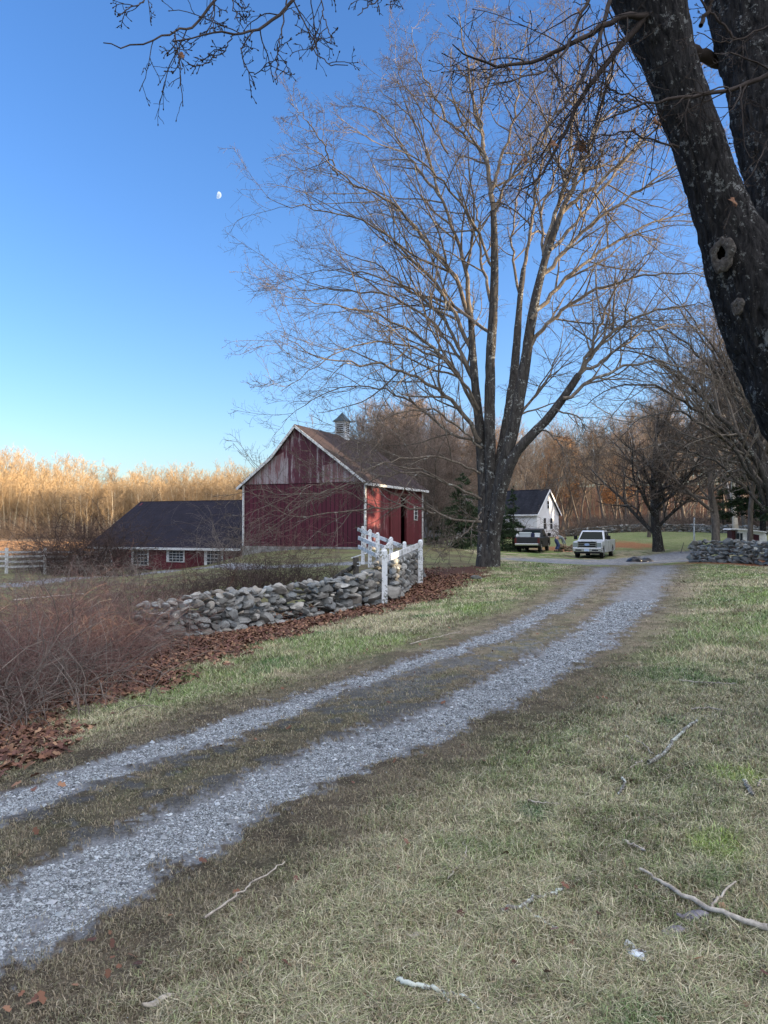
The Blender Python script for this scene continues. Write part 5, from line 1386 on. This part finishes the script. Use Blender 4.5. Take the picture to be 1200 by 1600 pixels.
def cooler(x, y, z, sx_, sy_, sz_, label, c, lidc, rz=0, lidm=None):
    w_ = MT @ Vector((x, y, z)); t = empty('cooler', w_, hd(th) + math.pi + rz); tag(t, label, 'cooler', None)
    MB().box(-sx_/2, sx_/2, -sy_/2, sy_/2, 0, sz_ * .8).build('box', NT('cooler_shell').fin(c, .5, .3), t, bevel=.03)
    MB().box(-sx_/2 - .02, sx_/2 + .02, -sy_/2 - .02, sy_/2 + .02, sz_ * .8 + .003, sz_).build('lid', NT('cooler_lid').fin(lidc, .5, .3), t, bevel=.03)
    return t
cooler(5.15, -.20, 1.13, .55, .86, .42, 'pale grey hard cooler with a raised lid at the back of the black pickup', (.42, .47, .50), (.55, .60, .62))
cooler(5.1, .73, 1.13, .45, .36, .36, 'white square cooler at the left of the black pickup bed', (.70, .74, .78), (.74, .78, .80))
t = empty('storage_bin', MT @ Vector((5.05, .38, 1.13)), hd(th) + math.pi); tag(t, 'dark blue plastic bin wedged between the two coolers', 'bin')
MB().box(-.2, .2, -.12, .12, 0, .34).build('bin', NT('blue_plastic').fin((.02, .025, .07), .5), t, bevel=.02)
t = empty('plastic_jug', MT @ Vector((5.3, -.80, 1.13)), 0); tag(t, 'small white jug at the right corner of the black pickup bed', 'jug')
mb = MB(); mb.cyl((0, 0, 0), (0, 0, .20), .12, .12); mb.cyl((0, 0, .20), (0, 0, .30), .12, .04); mb.build('jug', NT('white_plastic').fin((.6, .62, .66), .5), t, smooth=True)

# ================================================================== PERSON bent over, and a wood pile
def skin_body(name, verts, edges, radii, mat, parent, sub=1):
    me = bpy.data.meshes.new(name); me.from_pydata(verts, edges, []); me.update()
    o = bpy.data.objects.new(name, me); COL.objects.link(o)
    if parent: o.parent = parent
    o.modifiers.new('skin', 'SKIN'); me.materials.append(mat)
    for i, r_ in enumerate(radii):
        me.skin_vertices[0].data[i].radius = (r_, r_) if not isinstance(r_, tuple) else r_
    me.skin_vertices[0].data[0].use_root = True
    s_ = o.modifiers.new('sub', 'SUBSURF'); s_.levels = sub; s_.render_levels = sub
    return o
pd = 54.0; pg = P(871, 862, pd); per = empty('person', (pg.x, pg.y, Hs(pg.x, pg.y)), R(0)); 
per.location.z = pg.z
tag(per, 'person in blue trousers and grey top bent over beside the wood pile', 'person')
SKINM = NT('skin').fin((.42, .25, .18), .6); JEANS = varmat('denim', (.03, .04, .10), (.06, .08, .17), 6, .9); GREYTOP = varmat('grey_cloth', (.20, .22, .22), (.30, .32, .32), 6, .9); HAIRM = NT('hair').fin((.05, .035, .025), .7)
# facing +x (right), bent at hips, hands reaching down
bv = [(-.12,0,.88),(-.05,0,.98),(.15,0,1.05),(.36,0,1.02),(.46,0,.96),(.56,0,.90),(.62,0,.84),      # pelvis, waist, chest, neck, head
      (.36,.19,.98),(.44,.24,.72),(.52,.20,.46),(.56,.19,.38), (.36,-.19,.98),(.46,-.24,.72),(.56,-.2,.47),(.60,-.19,.39),
      (-.10,.12,.82),(.06,.15,.46),(-.12,.16,.08),(.03,.17,.04), (-.10,-.12,.82),(.10,-.15,.46),(-.06,-.16,.08),(.10,-.17,.04)]
be = [(0,1),(1,2),(2,3),(3,4),(4,5),(5,6),(3,7),(7,8),(8,9),(9,10),(3,11),(11,12),(12,13),(13,14),(0,15),(15,16),(16,17),(17,18),(0,19),(19,20),(20,21),(21,22)]
br_ = [.15,.145,.16,.12,.06,.09,.085,.06,.045,.035,.035,.06,.045,.035,.035,.10,.07,.05,.045,.10,.07,.05,.045]
skin_body('body', bv, be, br_, SKINM, per, 1)
skin_body('trousers', [bv[0],(-.04,0,.97),bv[15],bv[16],(-.11,.16,.14),bv[19],bv[20],(-.05,-.16,.14)], [(0,1),(0,2),(2,3),(3,4),(0,5),(5,6),(6,7)], [.175,.16,.125,.09,.075,.125,.09,.075], JEANS, per, 1)
skin_body('jacket', [(.0,0,1.0),(.15,0,1.06),(.36,0,1.03),(.36,.20,.98),(.44,.25,.72),(.51,.21,.52),(.36,-.20,.98),(.46,-.25,.72),(.55,-.21,.53)], [(0,1),(1,2),(2,3),(3,4),(4,5),(2,6),(6,7),(7,8)], [.165,.185,.15,.08,.062,.05,.08,.062,.05], GREYTOP, per, 1)
mb = MB(); bmesh.ops.create_icosphere(mb.bm, subdivisions=2, radius=.105, matrix=Matrix.Translation((.56, 0, .95)) @ Matrix.Diagonal((1.1, .9, .8, 1))); mb.build('hair', HAIRM, per, smooth=True)
mb = MB()
for s in (-1, 1):
    bx_ = (.52, .20, .38) if s > 0 else (.57, -.19, .39)
    for k in range(4): mb.cyl((bx_[0] + .015 * k, bx_[1] - .02 + .02 * k, bx_[2]), (bx_[0] + .03 + .018 * k, bx_[1] - .02 + .022 * k, bx_[2] - .09 + .008 * abs(k - 1.5)), .010, .007, 6)
    mb.cyl((bx_[0] - .01, bx_[1] - s * .03, bx_[2] + .02), (bx_[0] + .02, bx_[1] - s * .07, bx_[2] - .03), .011, .008, 6)
mb.build('fingers', SKINM, per)
mb = MB()
for s, x_ in ((1, -.12), (-1, -.06)): mb.box(x_ - .10, x_ + .20, s * .165 - .05, s * .165 + .05, 0, .10)
mb.build('boots', NT('boot_leather').fin((.03, .025, .02), .7), per, bevel=.03)
# cut wood heap
lgm = varmat('cut_wood', (.16, .11, .065), (.34, .27, .18), 4, .85, .2, .6, .01)
hp = empty('wood_pile', (P(884, 862, 54.5).x, 54.5, P(884, 862, 54.5).z)); tag(hp, 'heap of split logs and brush on the leafy ground left of the silver pickup', 'wood pile')
rl = random.Random(4); lmb = []
for k in range(16):
    mb = MB(); a = rl.uniform(0, 3.14); c = Vector((rl.uniform(-.55, .55), rl.uniform(-.3, .5), .10 + .10 * (k // 4) + rl.uniform(0, .06))); v = Vector((math.cos(a), math.sin(a), rl.uniform(-.3, .5))) * rl.uniform(.2, .42)
    mb.cyl(c - v, c + v, rl.uniform(.06, .11), n=7); mb.build('log', lgm, hp)
# dark rolled tarpaulin lying on the road
tp = P(1000, 878, 47.5); tarp = empty('folded_tarp', G(1000, 878)); tag(tarp, 'long low black rolled tarpaulin lying on the road right of the silver pickup', 'tarpaulin')
dT = tarp.location.y; k_ = dT / F
Vt = []; ft = []
nx_, ny_ = 46, 14
for i in range(nx_):
    u = i / (nx_ - 1); xx = (u - .5) * 44 * k_
    hgt = (5.5 + 2.2 * math.exp(-((u - .28) / .12) ** 2) + .9 * math.sin(u * 19)) * k_ * min(1, u * 5 + .15, (1 - u) * 7 + .15)
    for j in range(ny_):
        a = math.pi * j / (ny_ - 1)
        rr_k = 1 + .16 * math.sin(a * 7 + u * 9) + .1 * math.sin(u * 31 + a * 3)
        Vt.append((xx, -math.cos(a) * .45 * rr_k * min(1, u * 6 + .2, (1 - u) * 6 + .2), max(0, math.sin(a)) * hgt * rr_k - .01))
for i in range(nx_ - 1):
    for j in range(ny_ - 1): ft += [i * ny_ + j, (i + 1) * ny_ + j, (i + 1) * ny_ + j + 1, i * ny_ + j + 1]
mesh_np('sheet', Vt, ft, np.full(len(ft) // 4, 4), NT('black_tarp').fin((.012, .013, .018), .35, .5), tarp, smooth=True)
# camper with a maroon window band beyond the wall
cd_ = 50.0; cb = P(1170, 850, cd_); kx = cd_ / F
camper = empty('truck_camper', (cb.x, cb.y, Hs(cb.x, cb.y)), R(0)); camper.location.z = P(1170, 870, cd_).z; cz = camper.location.z; tag(camper, 'small white camper with a dark red panel and twin narrow windows behind the wall', 'camper')
def cp(px, py, dy=0): p = P(px, py, cd_ + dy); return Vector((p.x - cb.x, p.y - cb.y, p.z - cz))
# body: side facing the camera, roof sloping down to the right, rounded far end
sidepts = [cp(1153, 870), cp(1153, 828.5), cp(1160, 827.5), cp(1194, 832), cp(1197.5, 835), cp(1199, 842), cp(1198, 870)]
MB().prism([(p.x, p.z) for p in sidepts], 'y', 0, .9).build('body', WHITEPAINT, camper, bevel=.05)
a = cp(1168, 845); b = cp(1187, 833)
mb = MB(); pts = [cp(1167.5, 846), cp(1167.5, 832.5), cp(1186, 836), cp(1186, 846)]; mb.prism([(p.x, p.z) for p in pts], 'y', -.02, -.002).build('panel', NT('maroon_panel').fin((.05, .015, .025), .4), camper)
for (p0, p1) in ((1151, 1155.2), (1156.4, 1160.2)):
    a = cp(p0, 845); b = cp(p1, 833); MB().box(a.x, b.x, -.02, -.002, a.z, b.z).build('window', GLASS, camper)
pts = [cp(1139, 827.5), cp(1141, 825.8), cp(1162, 826.2), cp(1196, 831), cp(1196, 832.4), cp(1160, 828.4)]
MB().prism([(p.x, p.z) for p in pts], 'y', -.2, .95).build('roof', WHITEPAINT, camper, bevel=.015)
a = cp(1145, 870); b = cp(1150, 829); MB().box(a.x, b.x, .1, .8, a.z, b.z).build('rear_wall', NT('maroon_panel').fin((.07, .025, .03), .5), camper)
# pale pole and standing stake by the lawn
pole = empty('pole', (P(1085, 860, 44).x, 44, Hs(P(1085, 860, 44).x, 44))); tag(pole, 'thin pale pole standing at the left end of the right-hand wall', 'pole')
h_ = P(1087, 810, 44).z - pole.location.z
MB().cyl((0, 0, -.2), (0, 0, h_), .05, .045, 10).build('shaft', varmat('pale_pole', (.30, .33, .33), (.42, .45, .45), 4, .6), pole, smooth=True)
MB().cyl((0, 0, h_ + .002), (0, 0, h_ + .04), .06, .05, 10).build('cap', CHROME, pole)
st = empty('stake', (P(1063, 861, 57).x, 57, Hs(P(1063, 861, 57).x, 57))); tag(st, 'thin dark stake leaning on the lawn right of the broad bare tree', 'stake')
MB().cyl((0, 0, -.1), (.28, 0, .8), .028, .02, 7).build('rod', GREYW, st)
# flat pale board lying on the lawn behind the maple
g = G(742, 852.5); bd_ = tag(MB().box(-.45, .45, -.12, .12, 0, .05).build('board', WHITEPAINT, None, bevel=.01), 'pale board lying on the ground left of the big maple trunk', 'board'); bd_.location = (g.x, g.y, g.z + .02); bd_.rotation_euler = (0, 0, -.2)

# ================================================================== BRAMBLES AND BRUSH
BR_RED = varmat('bramble_cane', (.085, .045, .04), (.24, .15, .13), 3, .8, .2, 0)
BR_GREY = varmat('dead_cane', (.10, .085, .075), (.24, .20, .175), 3, .85, .1, 0)
BR_DARK = varmat('dark_cane', (.035, .026, .026), (.10, .07, .06), 3, .85, .1, 0)
def canes(name, spots, n, hgt, spread, label, mat, seed, rad=(.002, .005), kids=3, droop=.30, group=None, cat='bush', kind=None, mats2=None, share=.25):
    rg = np.random.default_rng(seed); spots = np.array(spots, float)
    i = rg.integers(0, len(spots), n); w = spots[i]
    x = w[:, 0] + rg.normal(size=n) * w[:, 2]; y = w[:, 1] + rg.normal(size=n) * w[:, 2]; hh = w[:, 3] * rg.uniform(.5, 1.15, n) * hgt
    z = H(x, y); N_ = 9; p = np.empty((n, N_, 3)); p[:, 0] = np.stack([x, y, z - .02], 1)
    d = nrm(np.stack([rg.normal(size=n) * .5, rg.normal(size=n) * .5, np.ones(n)], 1)); L = hh * rg.uniform(1.3, 2.1, n) / (N_ - 1)
    out = nrm(np.stack([rg.normal(size=n), rg.normal(size=n), np.zeros(n)], 1)) * rg.uniform(.1, .35, n)[:, None]
    for j in range(1, N_):
        d = nrm(d + out * spread - np.array([0, 0, 1]) * droop * (j / N_) * rg.uniform(.3, 1.3, n)[:, None] + rg.normal(size=(n, 3)) * .17); p[:, j] = p[:, j - 1] + d * L[:, None]
        gz_ = z + .01; p[:, j, 2] = np.maximum(p[:, j, 2], gz_ - .1)
    rr0 = rg.uniform(*rad, n)[:, None] * np.linspace(1, .4, N_)[None]
    b = spawn(p, rr0, kids, .25, 1, .36, (35, 80), -.02, .28, 5, .6, .5, .3, rad[0] * .6, rg=rg)
    c = spawn(*b, 2, .2, 1, .5, (30, 70), 0, .22, 4, .8, .6, .3, rad[0] * .55, rg=rg)
    cen = np.array([spots[:, 0].mean(), spots[:, 1].mean(), 0]); cen[2] = Hs(cen[0], cen[1])
    root = empty(name, cen) if not kind else None
    s = rg.random(n) < share
    if s.sum() < 12: s[:] = False
    off = cen if root else np.zeros(3)
    if kind:
        V, ff, ss = tubes([(p, rr0, 4), (b[0], b[1], 3), (c[0], c[1], 3)]); o = mesh_np(name, V, ff, ss, mat, smooth=True); return tag(o, label, cat, group, kind)
    wood_mesh('canes', rel([(p[~s], rr0[~s], 4), (b[0], b[1], 3), (c[0], c[1], 3)], off), mat, root)
    if s.sum() >= 12: wood_mesh('dead_canes', rel([(p[s], rr0[s] * 1.25, 4)], off), mats2 or BR_GREY, root)
    return tag(root, label, cat, group)
def spot(px, py, sd_, h): g = G(px, py); return (g.x, g.y, sd_, h)
canes('bramble_bush', [spot(-60,1130,.35,1.0), spot(0,1110,.35,1.0), spot(40,1095,.35,1.0), spot(-30,1075,.5,1.05), spot(90,1065,.35,.9)], 720, .86, .9, 'dense tangled reddish bramble bush spilling over the leaves at the left edge', BR_RED, 1, kids=4)
canes('bramble_bush', [spot(130,1050,.4,1.0), spot(180,1030,.4,1.0), spot(90,1030,.6,1.2), spot(150,1010,.5,1.0)], 740, .88, .9, 'reddish-brown bramble bush beside the left end of the low stone wall', BR_RED, 2, kids=4)
canes('bramble_bush', [spot(10,1010,.9,1.3), spot(80,985,.9,1.2), spot(-60,1020,.9,1.3), spot(150,975,.8,1.0), spot(200,965,.8,1.0)], 520, .75, .8, 'taller purple-brown bramble thicket filling the dip at the left', BR_RED, 3, rad=(.003, .006), kids=4)
canes('briar_bush', [spot(30,1120,.5,1.0), spot(-20,1140,.4,1.0), spot(75,1095,.5,.9)], 160, .9, .6, 'bare pale grey briar stems standing in front of the reddish brambles', BR_GREY, 4, rad=(.003, .007), kids=2, mats2=BR_GREY)
canes('briar_bush', [spot(300,938,.7,.9), spot(360,928,.8,1.0), spot(250,945,.8,.9)], 300, .75, .6, 'dark low briars behind the left part of the stone wall', BR_DARK, 5, rad=(.004, .008), kids=4, share=0)
canes('briar_bush', [spot(420,918,.8,1.15), spot(470,915,.8,1.0), spot(390,925,.8,1.1)], 380, .9, .5, 'dark upright briars behind the middle of the stone wall, below the barn', BR_DARK, 6, rad=(.004, .009), kids=4, mats2=BR_DARK)
canes('undergrowth', [spot(x_, y_, 1.6, h_) for x_, y_, h_ in ((60,925,.8),(130,920,.8),(200,915,.8),(270,915,.6),(340,905,.6),(30,940,.9),(160,945,.8),(230,935,.7),(500,905,.4),(90,900,.7),(-30,915,1.0))], 520, .62, .6, 'scrub of bare stems in the dip between the brambles and the pale path', BR_GREY, 7, rad=(.006, .010), kids=4, kind='stuff', cat='scrub')
canes('shrub', [(P(148,868,48).x, 48, 1.3, 1.0), (P(120,868,48).x, 48, 1.1, .8)], 300, 3.2, .7, 'dark tangled shrub over the left end of the shed roof', BR_DARK, 8, rad=(.012, .022), kids=5, mats2=BR_DARK, droop=.25)
canes('shrub', [(P(95,868,50).x, 50, 1.2, .8), (P(60,868,52).x, 52, 1.3, .6)], 260, 2.4, .7, 'lower grey-brown shrub left of the shed behind the paddock fence', BR_GREY, 9, rad=(.012, .02), kids=4)
canes('shrub', [(P(350,868,47).x, 47, .7, 1.0), (P(372,868,48).x, 48, .6, 1.0)], 70, 2.7, .6, 'thin bare shrub at the corner where the shed meets the barn', BR_GREY, 10, rad=(.008, .016), kids=4, share=0)
canes('shrub', [(P(455,862,45.5).x, 45.5, 1.2, .9), (P(500,862,45.5).x, 45.5, .8, .7)], 34, 2.2, 1.1, 'few arching bare canes in front of the battened barn wall', BR_RED, 12, rad=(.007, .012), kids=3, share=0)
canes('shrub', [(P(190,895,40).x, 40, 1.2, .8), (P(150,895,38).x, 38, 1.4, .9)], 80, 1.3, .8, 'sprawling pale-stemmed bush in front of the shed windows at the left', BR_GREY, 13, rad=(.008, .014), kids=4)
# brush along the foot of the far woods (one mass)
def brushline(px0, px1, d, n, h, seed, label, mat):
    rg = np.random.default_rng(seed); sp = []
    for i in range(40):
        px = px0 + (px1 - px0) * i / 39; p = P(px, 830, d + rg.uniform(-6, 8)); sp.append((p.x, p.y, 2.2, rg.uniform(.6, 1.3)))
    canes('brush', sp, n, h, .5, label, mat, seed, rad=(.022, .04), kids=4, kind='stuff', cat='brush')
brushline(-90, 420, 146, 2600, 2.6, 31, 'brush along the foot of the sunlit woods', varmat('brush_stems', (.16, .11, .075), (.30, .22, .15), .5, .9, .1, 0))
brushline(905, 1330, 98, 2200, 1.8, 32, 'brush along the foot of the woods behind the lawn wall', varmat('brush_stems', (.11, .085, .07), (.2, .16, .13), .5, .9, .1, 0))
brushline(520, 770, 108, 1500, 3.0, 33, 'brush behind the barn thicket', varmat('brush_stems', (.11, .085, .07), (.2, .16, .13), .5, .9, .1, 0))

# ================================================================== FALLEN STICKS, BARK, SINGLE LEAVES ON THE LAWN
LICH = barkmat('lichen_stick', (.10, .095, .085), (.22, .21, .19), (.46, .50, .45), 40, .50, .4, .004, (1, 1, 1), 60)
STICKD = varmat('dark_stick', (.05, .042, .036), (.14, .12, .10), 30, .9, .1, .4, .003)
STICKP = varmat('pale_stick', (.24, .21, .18), (.46, .42, .36), 30, .85, .1, .4, .003)
def stick(pix, r0, r1, mat, label, lift=.03, forks=(), name='fallen_stick', group=None, jitter=.006, seed=0):
    rg = np.random.default_rng(int(pix[0][0]) + seed)
    def ln(px_, a, b, n_=22):
        pts = [G(*p) for p in px_]; pts = [tuple((q_.x, q_.y, Hs(q_.x, q_.y) + max(lift, .028) + a)) for q_ in pts]
        Q, r = resample(pts, np.linspace(a, b, len(pts)), n_); Q[1:-1] += rg.normal(size=(n_ - 2, 3)) * jitter * np.array([1, 1, .5]); r = r * rg.uniform(.86, 1.14, n_); return Q, r
    lines = [ln(pix, r0, r1)] + [ln(f, r0 * .5, r1 * .6, 12) for f in forks]
    o0 = np.array(lines[0][0][0])
    V, ff, ss = tubes([(Q[None], r[None], 8) for Q, r in lines]); ob = mesh_np(name, V - o0, ff, ss, mat, smooth=True); ob.location = o0
    return tag(ob, label, 'stick', group)
stick([(1013,1201),(1035,1190),(1052,1168),(1068,1150),(1089,1134)], .013, .010, LICH, 'thick lichen-covered stick lying diagonally on the right of the lawn', forks=())
stick([(975,1157),(990,1162),(1006,1170),(1020,1185)], .005, .003, STICKP, 'thin bent twig just left of the lichen-covered stick', .02)
stick([(984,1209),(995,1202),(1004,1196)], .005, .004, STICKP, 'short pale twig at the lower end of the lichen-covered stick')
stick([(972,1224),(977,1232),(975,1243),(965,1251)], .007, .005, LICH, 'small curved stick below the lichen-covered stick')
stick([(1162,1229),(1168,1240),(1173,1247),(1178,1255)], .010, .009, LICH, 'short straight pale stick near the right edge of the lawn')
stick([(1200,1226),(1190,1228),(1184,1238)], .005, .004, STICKP, 'thin twig touching the right edge of the picture')
stick([(1200,1466),(1150,1452),(1110,1436),(1068,1414),(1040,1395),(1000,1372)], .013, .006, STICKP, 'long pale branch running in from the right edge near the bark pieces', .02, forks=[[(1110,1436),(1130,1405),(1150,1390)]])
stick([(783,1439),(805,1434),(830,1420),(855,1412),(880,1402)], .010, .006, LICH, 'crooked lichen-spotted stick lying across the lower lawn', .012, forks=[[(822,1426),(830,1440),(850,1450),(870,1462)]])
stick([(825,1260),(850,1264),(880,1266)], .004, .003, STICKP, 'thin straight twig beside the dark green grass tuft')
stick([(620,1546),(650,1560),(690,1567),(730,1580),(760,1600)], .009, .005, LICH, 'knobbly grey stick at the bottom edge of the lawn', .01, forks=[[(690,1567),(700,1585)]])
stick([(320,1447),(360,1420),(395,1390),(445,1358)], .005, .003, STICKP, 'long thin pale twig on the grass beside the gravel track', .012)
stick([(700,1384),(720,1362),(730,1345),(724,1326)], .004, .003, STICKP, 'slender bent twig standing in the middle of the lawn', .02)
stick([(1060,1068),(1100,1072),(1150,1074)], .008, .005, STICKP, 'long grey stick lying far up the right side of the lawn', .01)
stick([(1080,1114),(1110,1112),(1128,1116)], .006, .004, STICKP, 'faint grey twig below the long far stick')
stick([(976,1325),(990,1332),(1009,1341)], .006, .004, STICKP, 'short pale twig between the green patch and the long branch')
stick([(20,1008),(60,1000),(130,990)], .02, .012, STICKP, 'pale dead branch caught in the bramble thicket', .8)
stick([(30,1075),(60,1055),(95,1035),(130,1010)], .013, .008, STICKP, 'grey dead branch leaning through the bramble bush', .25)
stick([(640,1010),(670,1002),(720,990),(560,1020)][:3], .008, .004, STICKP, 'thin dead twig on the grass verge below the stone wall', .01)
def bark_piece(px, py, s, mat, label, rz=0, asp=.55, curl=.5):
    g = G(px, py); rg = np.random.default_rng(int(px)); V = []; f = []; nu, nv = 14, 10
    for i in range(nu):
        u = i / (nu - 1) * 2 - 1; w_ = asp * math.sqrt(max(.02, 1 - abs(u) ** 2.6)) * (1 + .22 * math.sin(u * 5 + px))
        for j in range(nv):
            v = j / (nv - 1) * 2 - 1
            V.append((u * s, v * w_ * s, s * (.30 * (1 - v * v) * curl + .10 * math.sin(u * 4) + rg.uniform(-.02, .02))))
    for i in range(nu - 1):
        for j in range(nv - 1): f += [i * nv + j, (i + 1) * nv + j, (i + 1) * nv + j + 1, i * nv + j + 1]
    o = mesh_np('bark_piece', V, f, np.full(len(f) // 4, 4), mat, smooth=True); o.location = (g.x, g.y, g.z + .020); o.rotation_euler = (0, 0, rz)
    sd__ = o.modifiers.new('t', 'SOLIDIFY'); sd__.thickness = .006
    return tag(o, label, 'bark')
m = NT('birch_white_bark'); v = m.coord(); f = m.noise(v, 24, 5, .7); c = m.mix(m.ramp(f, [(.44, 0.0), (.50, 1.0)]), (.07, .055, .06), (.62, .68, .74)); m.bump(f, .5, .006); WB = m.fin(c, .7, .3)
bark_piece(993, 1495, .058, WB, 'white flaking piece of bark lying on the lower right lawn', R(-75), .52)
bark_piece(1052, 1463, .055, varmat('grey_bark_chip', (.10, .09, .10), (.26, .24, .26), 30, .8), 'grey curled bark chip below the long pale branch', R(20))
bark_piece(1083, 1438, .07, varmat('grey_bark_chip', (.08, .075, .085), (.22, .21, .24), 30, .8), 'dark grey bark chip tucked under the long pale branch', R(10), .4)
bark_piece(248, 1573, .055, STICKP, 'pale chip of dead wood on the grass at the bottom left', R(35), .25)
bark_piece(648, 1469, .035, STICKP, 'small pale curled bark flake in the middle lawn', R(5), .4)
# a few single big leaves on the near lawn
def lawn_leaf(px, py, s, label, c):
    g = G(px, py); A_ = leaves(np.array([g.x]), np.array([g.y]), np.array([s * .72]), np.array([c]) * np.array([.62, .72, .80]), .001)
    V = A_[0] - np.array([g.x, g.y, g.z]); o = mesh_np('dead_leaf', V, A_[1], A_[2], DLM, col=A_[3]); o.location = (g.x, g.y, g.z + .045)
    tag(o, label, 'leaf')
DLM = attrmat('lawn_leaf', .7, .3, fine=60)
lawn_leaf(1091, 1522, .034, 'folded orange-brown leaf on the grass right of the white bark', (.38, .16, .06))
lawn_leaf(1195, 1545, .034, 'dark red-brown leaf at the right edge of the lower lawn', (.16, .06, .045))
lawn_leaf(856, 1545, .034, 'flat brown leaf near the bottom of the lawn', (.20, .10, .065))
lawn_leaf(806, 1530, .028, 'small reddish-brown leaf left of the flat brown leaf', (.17, .085, .06))
lawn_leaf(935, 1450, .032, 'dark crimson leaf above the white bark piece', (.12, .035, .03))
lawn_leaf(883, 1404, .026, 'brown leaf at the tip of the crooked lichen-spotted stick', (.24, .10, .06))
lawn_leaf(792, 1441, .022, 'red leaf under the left end of the crooked stick', (.22, .04, .03))
lawn_leaf(866, 1473, .026, 'tan leaf below the crooked lichen-spotted stick', (.26, .14, .10))

# ================================================================== MOON (the lit part of the disc)
md = 1500.0; mp_ = P(340.5, 304.5, md); rm = 5.4 / F * md * 1.02
cdir = (cam.location - mp_).normalized(); mx = Vector((0, 0, 1)).cross(cdir).normalized(); my = cdir.cross(mx)
mb = MB(); bm = mb.bm; rot = R(-14); grid = []
for i in range(13):
    la = -math.pi / 2 + math.pi * i / 12; row = []
    for j in range(13):
        lo = math.pi / 2 - (math.pi * .60) * j / 12      # from the bright limb to the terminator
        x_ = math.cos(la) * math.sin(lo); y_ = math.sin(la); z_ = math.cos(la) * math.cos(lo)
        xr = x_ * math.cos(rot) - y_ * math.sin(rot); yr = x_ * math.sin(rot) + y_ * math.cos(rot)
        row.append(bm.verts.new((mx * xr + my * yr + cdir * z_ * .9) * rm))
    grid.append(row)
for i in range(12):
    for j in range(12): bm.faces.new([grid[i][j], grid[i][j + 1], grid[i + 1][j + 1], grid[i + 1][j]])
bmesh.ops.remove_doubles(bm, verts=bm.verts, dist=.02)
m = NT('moon_surface'); f = m.noise(m.coord(), .16, 4, .6); c = m.ramp(f, [(.38, (.14, .21, .33)), (.60, (.30, .38, .46))])
m.l(c, m.b.inputs['Emission Color']); m.b.inputs['Emission Strength'].default_value = .85
MOONM = m.fin((.05, .05, .05), 1.0, 0)
mo = mb.build('moon', MOONM, None, smooth=True); mo.location = mp_; tag(mo, 'pale half moon high in the blue sky at the upper left', 'moon')
